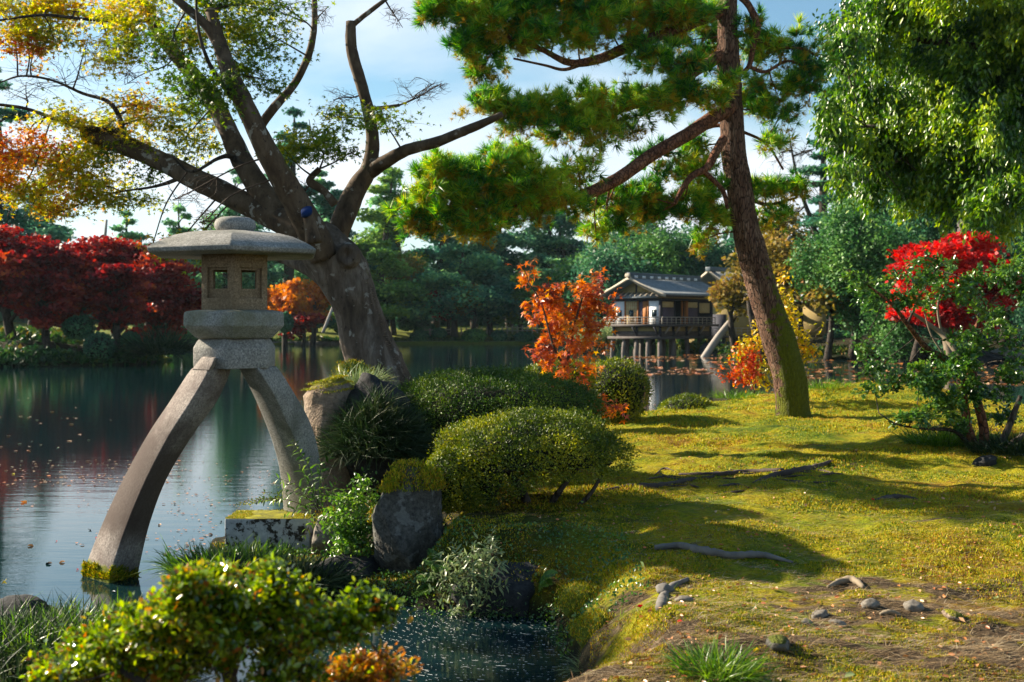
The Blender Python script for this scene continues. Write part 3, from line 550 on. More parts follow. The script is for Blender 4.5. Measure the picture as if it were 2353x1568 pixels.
# stones, roots and fallen wood on the moss
for k, (u, v, s, lab, m) in enumerate([(1570, 1385, .045, 'brown grey stone beside the fallen branch butt', 'rock_pale'), (1528, 1362, .055, 'rounded dark root knob sticking out of the moss left of the brown grey stone', 'root'), (1925, 1440, .035, 'beige pebble left of two bare soil stones', 'rock_pale'),
    (2000, 1395, .045, 'grey brown stone in the middle of the bare soil', 'rock_pale'), (2100, 1400, .05, 'leaning brown stone, rightmost of the bare soil stones', 'rock_pale'), (1885, 1420, .04, 'pale broken stone above the grass tuft', 'rock_pale'), (1790, 1490, .06, 'mossy flat stone right of the grass tuft', 'rock_grey'),
    (2265, 1070, .11, 'dark flat stone on the moss below the right shrub', 'rock_dark'), (1855, 1435, .028, 'small white pebble on the soil', 'rock_pale'), (2190, 1420, .05, 'reddish flat stone at the right on the soil', 'rock_brown')]):
    p = Gn(u, v); mb = MB(); rock(mb, p + [0, 0, s * .2], (s * 1.3, s, s * .62), 60 + k, rz=k * 1.3, sub=3, tilt=.2 * math.sin(k * 2.1)); lone('stone', mb, M[m], lab, 'stone', p, 'stones on the moss', smooth=True)
def groundtube(name, label, uv, rad, mat, cat, lift=.3, seed=0, **k):
    pts = np.array([Gn(a, b) for a, b in uv]); pts[:, 2] += np.array(rad) * (lift if cat in ('branch', 'wood') else .15); mb = MB(); tube(mb, pts, rad, 8, 9, .45, seed); return lone(name, mb, M[mat], label, cat, pts[0], smooth=True, **k)
groundtube('fallen_branch', 'smooth grey branch lying across the moss', [(1505, 1265), (1560, 1264), (1610, 1274), (1680, 1284), (1750, 1284), (1822, 1296)], [.018, .022, .026, .024, .020, .008], 'root', 'branch', .8)
rt = 'exposed tree roots'
for k, (lab, uv, rd) in enumerate([('long dark root running over the moss under the clipped shrub shade', [(1730, 1112), (1775, 1097), (1830, 1087), (1870, 1077), (1912, 1062)], [.012, .035, .035, .03, .012]),
    ('thin dark root, farthest of the exposed roots', [(1560, 1092), (1640, 1092), (1720, 1088), (1800, 1083)], [.012, .025, .025, .015]), ('root curling left of the long dark root', [(1390, 1128), (1450, 1120), (1520, 1118), (1590, 1106), (1640, 1098)], [.012, .022, .025, .02, .01]),
    ('short crooked root below the exposed roots', [(1650, 1124), (1690, 1116), (1720, 1124)], [.008, .016, .008]), ('gnarled dark root stub on the right half of the moss', [(2010, 1150), (2060, 1146), (2110, 1150)], [.01, .028, .01])]):
    groundtube('tree_root', lab, uv, rd, 'root_dark', 'root', .35, k, group=rt)
rr2 = rs(88)
for k in range(16):
    u = rr2.uniform(1420, 1900); v = rr2.uniform(1075, 1135); ln = rr2.uniform(30, 110); dv = rr2.normal(0, 8); groundtube('tree_root', 'thin surface root in the web of dark roots left of the long dark root', [(u, v), (u + ln * .5, v + dv + rr2.normal(0, 4)), (u + ln, v + dv)], [.004, rr2.uniform(.008, .014), .004], 'root_dark', 'root', .3, 100 + k, group=rt)
groundtube('driftwood', 'pale bleached piece of wood lying on bare soil', [(1903, 1352), (1930, 1343), (1960, 1342), (1985, 1354)], [.008, .02, .022, .012], 'twig_pale', 'wood', .6)
groundtube('driftwood', 'short white stick on the soil between two stones', [(2022, 1415), (2045, 1413), (2068, 1418)], [.008, .012, .008], 'twig_pale', 'wood', .6)
groundtube('root_stub', 'grey root stub poking from the bank beside the pool', [(1520, 1400), (1525, 1375), (1545, 1350), (1580, 1335)], [.03, .028, .022, .012], 'root', 'root', .6)
# ---------------------------------------------------------------- near trees
def seg_near(pts, q):
    k = np.argmin(((pts - q) ** 2).sum(1)); return pts[k]
def sprayz(tw, anchor, c, rad, nsub, r, r0=.012, bend=.15, nt=4):
    """twigs from anchor through a zone; returns points along the twigs and their directions"""
    out = []; dr = []
    anchor = np.asarray(anchor, float); c = np.asarray(c, float); ln = np.linalg.norm(c - anchor)
    mid = (anchor + c) / 2 + r.normal(0, bend * ln * .4, 3); end = c + (c - anchor) / max(ln, .01) * min(np.linalg.norm(rad) * .45, ln)
    main = catmull([anchor, mid, c, end], 7); rr = np.linspace(r0, r0 * .3, len(main)); tube(tw, main, rr, 5, smoothed=True, cap=False)
    for k in range(nsub):
        s = main[r.integers(len(main) // 3, len(main))]; d = rdir(r, 1)[0] * r.uniform(.45, 1) ** .5; e = c + d * np.array(rad)
        m = (s + e) / 2 + r.normal(0, .12, 3) * np.linalg.norm(e - s); p = catmull([s, m, e], 6); tube(tw, p, np.linspace(r0 * .4, r0 * .12, len(p)), 3, smoothed=True, cap=False)
        out.append(p[2:]); dr.append(np.repeat(nrm(e - m)[None], len(p) - 2, 0))
        for j in range(nt):
            a = p[r.integers(2, len(p))]; b = a + (e - s) * r.uniform(.15, .4) + r.normal(0, .22, 3) * np.array(rad); q = catmull([a, (a + b) / 2 + r.normal(0, .02, 3), b], 3)
            tube(tw, q, np.linspace(r0 * .2, r0 * .08, len(q)), 3, smoothed=True, cap=False); out.append(q[1:]); dr.append(np.repeat(nrm(b - a)[None], len(q) - 1, 0))
    return np.concatenate(out), np.concatenate(dr)
def Rz(u, v, d): return P(u, v, d)
def limb(rows, mat, parent, name='limb', ns=12, rough=.12, seed=0, label=None):   # rows: (u, v, d, diameter px)
    pts = np.array([P(a, b, c) for a, b, c, _ in rows]); rad = np.array([w_ * c / FPX / 2 for _, _, c, w_ in rows]); mb = MB()
    p = tube(mb, pts, rad, ns, 6, rough, seed); part(name, mb, M[mat], parent, smooth=True, label=label); return p
# ---- near maple
MD = 11.8; mb0 = Gn(905, 1060); T = thing('maple_tree', 'big old leaning maple with sawn limbs and yellow green leaves behind the stone lantern', 'tree', (P(905, 0, MD)[0], MD, .3))
LP = []
LP.append(limb([(928, 1090, 11.8, 205), (900, 950, 11.8, 150), (866, 850, 11.8, 128), (834, 750, 11.8, 116), (803, 660, 11.8, 112), (778, 610, 11.8, 116), (745, 575, 11.8, 112), (715, 540, 11.8, 90)], 'maple_trunk_bark', T, 'trunk', 56, .2, 1))
LP.append(limb([(775, 620, 11.85, 77.3), (738, 560, 11.9, 80.6), (690, 525, 11.95, 77.3), (622, 498, 12.1, 55.4), (540, 456, 12.25, 52.1), (450, 412, 12.4, 50.4), (360, 366, 12.6, 45.4), (280, 332, 12.7, 45.4), (220, 312, 12.8, 43.7), (197, 306, 12.85, 38.6)], 'maple_bark', T, seed=2))
LP.append(limb([(745, 590, 11.6, 70.6), (718, 535, 11.5, 70.6), (672, 450, 11.35, 62.2), (620, 360, 11.2, 52.1), (580, 280, 11.1, 47), (556, 225, 11.1, 43.7), (530, 175, 11.2, 38.6), (505, 100, 11.3, 31.9), (484, 24, 11.4, 26)], 'maple_bark', T, seed=3))
LP.append(limb([(700, 560, 12.0, 63.8), (650, 505, 12.1, 63.8), (600, 440, 12.2, 55.4), (556, 370, 12.3, 48.7), (520, 290, 12.4, 43.7), (480, 215, 12.5, 38.6), (420, 145, 12.6, 33.6), (375, 90, 12.7, 30.2), (335, 20, 12.8, 26.9), (300, -60, 12.9, 21.8)], 'maple_bark', T, seed=4))
LP.append(limb([(812, 735, 11.7, 40), (770, 668, 11.75, 42), (720, 625, 11.9, 34), (668, 600, 12.1, 28), (610, 580, 12.3, 20)], 'maple_trunk_bark', T, seed=18))
LP.append(limb([(505, 110, 11.3, 21.8), (470, 55, 11.3, 21.8), (430, 20, 11.3, 20.2), (380, -25, 11.3, 16.8)], 'maple_bark', T, seed=5))
LP.append(limb([(760, 640, 12.2, 67.2), (772, 560, 12.2, 50.4), (790, 500, 12.2, 52.1), (822, 430, 12.3, 47), (848, 385, 12.3, 38.6), (856, 320, 12.3, 30.2), (845, 250, 12.3, 27.7), (826, 180, 12.3, 26.9), (808, 115, 12.3, 26.9), (806, 50, 12.3, 22.7)], 'maple_bark', T, seed=6))
LP.append(limb([(808, 60, 12.3, 13.4), (830, 42, 12.3, 11.8), (865, 15, 12.3, 10.9), (905, -15, 12.3, 7.6)], 'maple_bark', T, seed=7))
LP.append(limb([(850, 395, 12.3, 37), (885, 372, 12.2, 31.9), (935, 345, 12.1, 26.9), (1000, 328, 12.0, 25.2), (1050, 308, 11.9, 22.7), (1100, 288, 11.8, 20.2), (1154, 263, 11.7, 14.3)], 'maple_bark', T, seed=8))
LP.append(limb([(645, 400, 12.4, 28.6), (610, 330, 12.5, 25.2), (600, 292, 12.5, 21.8), (632, 245, 12.5, 21), (675, 195, 12.6, 17.6), (708, 130, 12.6, 16.8), (722, 60, 12.6, 14.3), (722, -20, 12.7, 11.8)], 'maple_bark', T, seed=9))
LP.append(limb([(770, 470, 12.0, 21.8), (745, 440, 12.0, 16.8), (717, 422, 12.0, 20.2), (712, 412, 12.0, 15.1), (735, 388, 12.0, 14.3)], 'maple_bark', T, seed=10))
LP.append(limb([(860, 250, 12.3, 10.1), (885, 247, 12.3, 8.4), (918, 242, 12.3, 7.6)], 'maple_bark', T, 'branch', 8, seed=11))
LP.append(limb([(282, 325, 12.6, 16.8), (275, 300, 12.6, 13.4), (200, 295, 12.7, 11.8), (130, 275, 12.8, 9.2), (60, 250, 12.9, 8), (-10, 240, 12.8, 7), (-150, 225, 11.6, 7), (-300, 240, 10.0, 6), (-420, 280, 9.0, 4)], 'dark_bark', T, 'branch', 8, seed=12))  # end beyond the frame added to carry leaves that shade the bank
LP.append(limb([(283, 330, 12.6, 15.1), (278, 280, 12.6, 11.8), (250, 235, 12.7, 10.1), (190, 215, 12.8, 7.6), (120, 185, 12.8, 5.9), (50, 175, 12.9, 5), (0, 190, 13, 3.4)], 'dark_bark', T, 'branch', 8, seed=13))
LP.append(limb([(545, 235, 11.1, 15.1), (500, 180, 11.0, 10.9), (470, 120, 10.9, 8.4), (455, 60, 10.9, 6.7), (450, -10, 10.9, 5)], 'dark_bark', T, 'branch', 8, seed=14))
LP.append(limb([(375, 45, 12.7, 10.1), (300, 50, 12.5, 8.4), (200, 45, 12.3, 7.6), (100, 35, 12.2, 6.7), (-10, 48, 12.1, 5)], 'dark_bark', T, 'branch', 8, seed=15))
LP.append(limb([(420, 400, 12.5, 11.8), (400, 415, 12.5, 10.1), (350, 430, 12.6, 6.7), (280, 440, 12.7, 4.2)], 'dark_bark', T, 'branch', 8, seed=16))
LP.append(limb([(560, 380, 12.2, 18.5), (530, 360, 12.2, 13.4), (500, 365, 12.1, 8.4), (440, 395, 12.1, 6.7), (395, 360, 12.1, 4.2)], 'dark_bark', T, 'branch', 8, seed=17))
ALLP = np.concatenate(LP)
mb = MB(); tube(mb, [P(722, 560, 11.1), P(714, 520, 11.1), P(706, 486, 11.1)], [.085, .064, .054], 14, 4, .05); so_ = part('sawn_stub', mb, M['maple_bark'], T, smooth=True)
mb = MB(); c0 = P(705, 492, 11.08); c1 = P(704, 482, 11.03); an = np.linspace(0, 2 * math.pi, 15)[:-1]; tilt = lambda c, r_: [c + np.array([math.cos(a) * r_, math.sin(a) * r_ * .7, math.sin(a) * r_ * .7 + math.cos(a) * r_ * .2]) for a in an]
loft(mb, [tilt(c0, .056), tilt(c1, .055)]); part('painted_cut', mb, M['blue_paint'], so_, label='blue painted end of the sawn stub')
mb = MB(); c0 = P(484, 25, 11.4); loft(mb, [[c0 + np.array([math.cos(a) * .066, math.sin(a) * .066, dz]) for a in an] for dz in (-.01, .008)]); part('sawn_end', mb, M['cut_wood'], T)
# knot where a limb was cut off at the top of the trunk
mb = MB(); c = P(800, 588, 11.55); v, f = ICO[4]; vv = v * [.125, .12, .14]; rr_ = np.sqrt(v[:, 0] ** 2 + v[:, 2] ** 2); vv[:, 1] += np.where((v[:, 1] < 0) & (rr_ < .62), .10 * (1 - rr_ / .62), 0); vv *= 1 + .12 * fbm(v * 3, 3, 1)[:, None]; mb.add(vv + c, f); part('knot', mb, M['maple_trunk_bark'], T, smooth=True)
# crust of bracket lichen along the right edge of the trunk
r = rs(20); mb = MB(); tp = LP[0]
for k in range(420):
    t = r.uniform(0, 1); uu = np.interp(t, [0, .3, .6, 1], [832, 862, 895, 948]); vv_ = np.interp(t, [0, .3, .6, 1], [600, 700, 790, 925]); p = P(uu + r.normal(-4, 5), vv_ + r.normal(0, 5), 11.72 + r.normal(0, .08))
    s = r.uniform(.008, .022); a = r.uniform(-.5, .8); v = [p + np.array([math.cos(a + b) * s, math.sin(a + b) * s - .01, .2 * s * math.sin(b * 2)]) for b in (-1.2, -.6, 0, .6, 1.2)] + [p - np.array([s * .6, 0, 0]), p - np.array([s * .6, 0, s * .5])]
    mb.add(v, [(5, 0, 1, 2, 3, 4), (6, 4, 3, 2, 1, 0)])
part('bracket_lichen', mb, M['cut_wood'], T)['kind'] = 'stuff'
Zm = [(60, 55, 95, 60, 'y', 1.0, 12.8), (190, 30, 140, 50, 'y', 1.1, 12.8), (75, 125, 70, 34, 'o', 1.0, 12.8), (300, 70, 110, 70, 'y', 1.0, 12.0), (395, 110, 80, 60, 'g', .8, 11.6), (250, 120, 90, 45, 'y', .6, 12.0), (470, 190, 90, 60, 'g', 1.2, 10.9), (560, 90, 110, 80, 'g', .7, 11.8),
      (640, 90, 60, 60, 'g', .5, 12.0), (520, 15, 120, 40, 'g', 1.0, 11.6), (660, 20, 60, 30, 'g', .6, 12.0), (590, 180, 90, 40, 'g', .6, 11.5), (160, 270, 110, 32, 'y', 1.0, 12.7), (250, 285, 100, 45, 'y', 1.0, 12.7), (370, 270, 70, 50, 'y', .9, 12.7), (440, 300, 70, 60, 'y', 1.1, 12.7),
      (300, 230, 60, 30, 'y', .8, 12.7), (60, 340, 90, 45, 'o', 1.3, 12.7), (30, 400, 60, 50, 'o', 1.2, 12.7), (140, 380, 110, 55, 'y', 1.3, 12.7), (90, 450, 100, 40, 'y', 1.2, 12.7), (220, 430, 130, 50, 'y', 1.3, 12.7), (300, 460, 90, 30, 'y', 1.0, 12.7), (160, 480, 90, 22, 'y', 1.0, 12.7), (240, 355, 60, 45, 'g', 1.0, 12.7),
      (350, 395, 50, 30, 'g', .6, 12.7), (420, 370, 50, 40, 'y', .5, 12.7), (720, 320, 110, 42, 'g', 1.2, 11.6), (660, 350, 60, 25, 'g', .8, 11.7), (880, 278, 90, 26, 'g', 1.0, 11.9), (790, 270, 60, 24, 'g', .9, 11.9), (800, 355, 50, 25, 'g', .6, 11.8), (400, 572, 60, 20, 'y', 1.1, 12), (470, 592, 40, 14, 'y', .7, 12), (350, 565, 30, 18, 'o', .7, 12), (470, 530, 30, 14, 'y', .5, 12),
      (-460, 280, 130, 80, 'y', 1.6, 8.9), (-330, 200, 110, 60, 'y', 1.4, 9.7), (-560, 260, 130, 90, 'y', 1.5, 8.2), (20, 20, 70, 50, 'y', 1.3, 12.8), (110, 10, 90, 40, 'y', 1.2, 12.6), (120, 80, 110, 40, 'y', .9, 12.6), (350, 10, 110, 40, 'y', 1.1, 12.4), (430, 60, 80, 60, 'y', .9, 12), (600, 20, 70, 40, 'g', .8, 12), (540, 140, 60, 60, 'g', 1.0, 11.6), (300, 340, 60, 50, 'y', 1, 12.8), (200, 330, 90, 40, 'y', 1, 12.9), (-60, 300, 60, 60, 'o', .8, 12.7), (-60, 60, 60, 60, 'y', .8, 12.8), (450, 240, 60, 40, 'g', 1.0, 12.7), (30, 470, 50, 20, 'y', .8, 12.7)]  # unseen zones far left of the frame, added to shade the bank
r = rs(21); tw = MB(); LV = {'y': MB(), 'g': MB(), 'o': MB()}
for (u, v, ru, rv, col, den, d) in Zm:
    c = P(u, v, d); rad = np.array([ru, (ru + rv) * .55, rv]) * d / FPX; an_ = seg_near(ALLP, c)
    q, dd = sprayz(tw, an_, c, rad * 1.02, 9, r, .011); n = int(ru * rv * .17 * den); k = r.integers(0, len(q), n)
    pos = q[k] + r.normal(0, .06, (n, 3)) * [1.3, 1.3, .7]; X = nrm(dd[k] + r.normal(0, .8, (n, 3)) + [0, 0, -.25]); Z = nrm(np.array([[0, -.25, 1.0]]) + r.normal(0, .55, (n, 3)))
    scatter(LV[col], STAR[0], STAR[1], pos, X, Z, r.uniform(.050, .088, n))
for (u, v, ru, rv, d) in [(150, 190, 120, 60, 12.7), (190, 130, 70, 70, 12.7), (330, 170, 80, 60, 12.5), (60, 220, 80, 40, 12.8), (300, 250, 90, 50, 12.6), (910, 40, 50, 25, 12.3), (960, 215, 70, 26, 12.3), (740, 30, 40, 40, 12.5), (1000, 200, 30, 15, 12.3), (790, 225, 40, 30, 12.3), (430, 445, 60, 40, 11.2), (700, 440, 40, 25, 12.0), (480, 500, 40, 30, 11.3)]:
    c = P(u, v, d); sprayz(tw, seg_near(ALLP, c), c, np.array([ru, ru * .6, rv]) * d / FPX, 12, r, .011, .2, 6)
part('twigs', tw, M['twig'], T); part('foliage', LV['y'], M['maple_leaf'], T, label='yellow and gold leaves'); part('foliage', LV['g'], M['maple_leaf_green'], T, label='still green leaves'); part('foliage', LV['o'], M['maple_leaf_orange'], T, label='orange leaves')
# ---- near pine
PD = 15.9; T = thing('pine_tree', 'tall leaning red pine with mossy foot on the moss mound', 'tree', (P(1822, 0, PD)[0], PD, on(P(1822, 0, PD)[0], PD)[2] - .05)); LP = []
LP.append(limb([(1828, 985, PD, 97.4), (1822, 950, PD, 78.3), (1816, 880, PD, 74.8), (1792, 790, PD, 76.6), (1762, 700, PD, 71.3), (1738, 620, PD, 67.9), (1716, 530, PD, 64.4), (1700, 440, PD, 59.2), (1686, 350, PD, 57.4), (1680, 250, PD, 53.9), (1674, 150, PD, 50.5), (1672, 60, PD, 47), (1668, -60, PD, 40), (1640, -250, PD, 26.1)], 'pine_bark', T, 'trunk', 26, .13, 31))
Bp = [[(1690, 245, 15.9, 36), (1640, 270, 15.6, 34), (1580, 310, 15.3, 32), (1500, 355, 15.0, 31), (1430, 405, 14.8, 30), (1350, 445, 14.6, 28), (1265, 468, 14.4, 20), (1180, 470, 14.3, 12), (1080, 450, 14.2, 8)],
      [(1685, 110, 15.9, 30), (1620, 150, 15.8, 26), (1560, 190, 15.7, 22), (1480, 235, 15.5, 18), (1380, 262, 15.3, 14), (1250, 270, 15.2, 10), (1120, 240, 15.1, 7)],
      [(1675, 20, 15.9, 30), (1600, 50, 15.7, 26), (1520, 80, 15.5, 24), (1450, 105, 15.4, 25), (1380, 135, 15.3, 23), (1310, 145, 15.2, 17), (1240, 112, 15.1, 12), (1150, 80, 15.0, 8), (1040, 30, 15.0, 6)],
      [(1360, 138, 15.3, 8), (1300, 160, 15.2, 8), (1250, 150, 15.2, 6), (1180, 135, 15.1, 5)],
      [(1662, 320, 15.7, 22), (1645, 350, 15.5, 20), (1625, 385, 15.4, 18), (1590, 405, 15.3, 16), (1565, 440, 15.2, 12), (1550, 470, 15.2, 8)],
      [(1618, 395, 15.4, 12), (1640, 415, 15.4, 12), (1662, 440, 15.4, 11), (1672, 480, 15.4, 8)],
      [(1700, -10, 15.9, 18), (1722, 15, 15.8, 16), (1740, 60, 15.8, 18), (1732, 100, 15.8, 14), (1722, 150, 15.8, 12), (1705, 170, 15.8, 10)],
      [(1738, 90, 15.8, 9), (1780, 108, 15.9, 8), (1840, 112, 16.0, 6), (1880, 130, 16.0, 5)], [(1724, 155, 15.8, 9), (1760, 165, 15.9, 8), (1810, 140, 16.0, 6), (1860, 160, 16.0, 5)],
      [(1700, 330, 16.0, 10), (1660, 290, 16.1, 10), (1610, 300, 16.2, 8), (1540, 330, 16.2, 6)], [(1700, 300, 16.2, 8), (1760, 330, 16.3, 6), (1800, 390, 16.4, 5)], [(1700, 445, 16.0, 10), (1760, 470, 16.1, 8), (1830, 455, 16.2, 5)]]
for k, b in enumerate(Bp): LP.append(limb(b, 'pine_limb', T, 'limb' if b[0][3] > 15 else 'branch', 9, .12, 40 + k))
ALLP = np.concatenate(LP)
Zp = [(1010, 20, 60, 40, 1.0, 15), (1080, 60, 90, 60, 1.2, 15), (1180, 40, 110, 60, 1.3, 15.1), (1300, 35, 110, 50, 1.3, 15.2), (1400, 50, 90, 45, 1.2, 15.3), (1130, 120, 100, 45, 1.1, 15), (1220, 95, 80, 35, 1.1, 15.1), (1330, 90, 90, 35, 1.0, 15.2), (1480, 40, 100, 50, 1.2, 15.4), (1560, 30, 90, 45, 1.2, 15.4), (1510, 120, 80, 30, 1.0, 15.2), (1560, 160, 75, 30, 1.1, 15.1), (1600, 90, 80, 40, 1.0, 16.3), (1110, 170, 40, 26, .8, 15), (1240, 0, 150, 40, 1.2, 15.3), (1420, -20, 180, 40, 1.2, 15.5),
      (1100, 235, 75, 26, 1.1, 14.9), (1180, 250, 90, 36, 1.3, 14.9), (1280, 255, 100, 40, 1.4, 15), (1380, 245, 100, 40, 1.3, 15.1), (1470, 230, 100, 36, 1.2, 15.2), (1570, 225, 90, 34, 1.2, 15.3), (1625, 222, 40, 26, 1.0, 15.4), (1700, 225, 50, 26, .8, 16.5), (1330, 300, 100, 30, 1.0, 15.1), (1440, 285, 80, 26, .9, 15.2), (1200, 285, 60, 24, .7, 15), (1380, 330, 50, 20, .5, 15),
      (975, 440, 55, 60, 1.3, 14.1), (1030, 400, 70, 50, 1.3, 14.1), (1110, 385, 90, 40, 1.3, 14.2), (1200, 385, 80, 34, 1.2, 14.3), (1060, 470, 90, 40, 1.4, 14.1), (1160, 450, 100, 45, 1.4, 14.2), (1250, 430, 90, 40, 1.2, 14.3), (1330, 400, 60, 30, .9, 14.4), (1010, 510, 60, 28, 1.2, 14.1), (1120, 515, 90, 24, 1.2, 14.2), (1200, 490, 60, 22, .9, 14.3), (960, 490, 40, 30, 1.0, 14.1), (1300, 475, 60, 20, .7, 14.4),
      (1390, 470, 70, 30, 1.0, 15.4), (1470, 445, 90, 40, 1.1, 15.6), (1560, 470, 90, 40, 1.2, 15.8), (1620, 500, 60, 36, 1.1, 15.9), (1400, 515, 50, 22, .9, 15.4), (1370, 540, 26, 14, .7, 15.4), (1500, 500, 70, 26, .9, 15.7), (1620, 550, 30, 24, .7, 15.9), (1560, 400, 70, 30, .8, 15.7), (1520, 360, 70, 26, .7, 15.6), (1610, 340, 60, 28, .8, 15.8), (1630, 440, 40, 30, .8, 15.9),
      (1640, 130, 44, 36, 1.0, 16.6), (1680, 185, 34, 18, .8, 15.3), (1625, 30, 50, 40, 1.0, 16.6), (1800, 110, 90, 45, .8, 16), (1850, 150, 60, 45, .8, 16), (1780, 200, 80, 36, .9, 16), (1740, 250, 60, 34, .7, 16), (1860, 200, 50, 30, .6, 16), (1790, 270, 50, 24, .5, 16), (1770, 330, 50, 30, .6, 16.2), (1730, 60, 40, 40, .5, 15.9), (1760, 440, 70, 36, .9, 16.1), (1830, 430, 50, 26, .6, 16.2), (1780, 500, 60, 30, .7, 16.1), (1720, 120, 40, 40, .5, 16.7)]
r = rs(22); tw = MB(); GN = MB(); OL = MB()
for (u, v, ru, rv, den, d) in Zp:
    c = P(u, v, d); rad = np.array([ru * 1.05, (ru + rv) * .5, rv * 1.05]) * d / FPX; a_ = seg_near(ALLP, c)
    q, dd = sprayz(tw, a_, c, rad, 8, r, .014, .15, 3); n = int(ru * rv * .075 * den) + 14; k = r.integers(0, len(q), n)
    h = (q[k, 2] - c[2]) / rad[2]; pos = q[k] + r.normal(0, .05, (n, 3)); X = nrm(dd[k] * .8 + r.normal(0, .5, (n, 3)) + [0, 0, .55]); Z = r.normal(size=(n, 3))
    old = (h + r.normal(0, .6, n) < -.3)
    for j in range(3):
        q_ = (r.integers(0, 3, n) == j) & ~old; scatter(GN, TUFT[j][0], TUFT[j][1], pos[q_], X[q_], Z[q_], r.uniform(.13, .20, q_.sum()))
    scatter(OL, TUFT[0][0], TUFT[0][1], pos[old] - [0, 0, .02], X[old], Z[old], r.uniform(.08, .13, old.sum()))
part('twigs', tw, M['pine_limb'], T); part('needles', GN, M['needle'], T); part('needles', OL, M['needle_old'], T, label='yellow brown old needles')
# ---- big glossy evergreen hanging in from the right
ED = 18.5; T = thing('evergreen_tree', 'huge glossy green evergreen hanging in from the upper right', 'tree', (9.9, 18.2, .4)); LP = []
for k, b in enumerate([[(2590, 1000, 18.2, 60), (2580, 700, 18.2, 56), (2560, 400, 18.2, 52), (2530, 100, 18.2, 44), (2500, -200, 18.2, 34)], [(2565, 480, 18.2, 36), (2440, 380, 18.2, 28), (2300, 330, 18.3, 22), (2150, 300, 18.3, 15), (1990, 290, 18.4, 8)], [(2545, 250, 18.2, 34), (2400, 150, 18.3, 26), (2250, 110, 18.4, 20), (2100, 90, 18.5, 12), (1980, 60, 18.6, 7)], [(2565, 520, 18.2, 22), (2450, 440, 18.0, 16), (2350, 430, 18, 11), (2260, 440, 18, 6)], [(2150, 300, 18.3, 10), (2090, 350, 18.4, 8), (2030, 390, 18.4, 5)]]):
    LP.append(limb(b, 'dark_bark', T, 'trunk' if k == 0 else 'limb', 12, .1, 60 + k))
ALLP = np.concatenate(LP); r = rs(23); LV = MB(); tw = MB()
Ze = [(1990, 45, 75, 50), (2060, 30, 90, 60), (2150, 60, 90, 70), (2250, 60, 100, 80), (2340, 60, 90, 90), (2020, 110, 60, 40), (2100, 130, 80, 50), (1950, 215, 55, 50), (2020, 230, 80, 60), (2110, 220, 90, 70), (2200, 190, 90, 80), (2290, 190, 90, 90), (2370, 220, 60, 120), (1920, 290, 36, 40), (1990, 310, 80, 50), (2080, 320, 90, 60), (1990, 365, 55, 36), (2060, 390, 70, 40), (2180, 310, 80, 70), (2260, 310, 80, 80), (2340, 350, 60, 70), (2240, 410, 80, 40), (2300, 440, 70, 36), (2170, 400, 60, 36), (2140, 440, 50, 22), (2200, 450, 46, 24), (2340, 470, 40, 26), (2100, 420, 40, 22), (1930, 400, 26, 34), (2000, 440, 30, 34), (2080, 455, 26, 34), (2170, 480, 24, 34), (2250, 480, 30, 40), (2310, 510, 28, 36), (1900, 250, 24, 24), (1925, 330, 26, 26), (1960, 90, 40, 30), (2230, -40, 160, 50), (2050, -30, 110, 40), (2400, 380, 50, 80), (1900, 150, 24, 20), (1935, 110, 30, 24)]
for (u, v, ru, rv) in Ze:
    d = ED + r.normal(0, .9); c = P(u, v, d); rad = np.array([ru, (ru + rv) * .7, rv]) * d / FPX * 1.05
    q, dd = sprayz(tw, seg_near(ALLP, c), c, rad, 18, r, .012, .12, 3); n = int(ru * rv * .68); k = r.integers(0, len(q), n)
    pos = q[k] + r.normal(0, .065, (n, 3)) * [1, 1, 1.8]; X = nrm(dd[k] * .3 + r.normal(0, .35, (n, 3)) + [-.2, -.1, -.72]); Z = nrm(r.normal(0, .7, (n, 3)) + [-.3, -.3, .6])
    scatter(LV, LEAF[0] * [1.05, .85, 1], LEAF[1], pos, X, Z, r.uniform(.07, .12, n))
part('twigs', tw, M['dark_bark'], T); part('foliage', LV, M['glossy_green'], T)
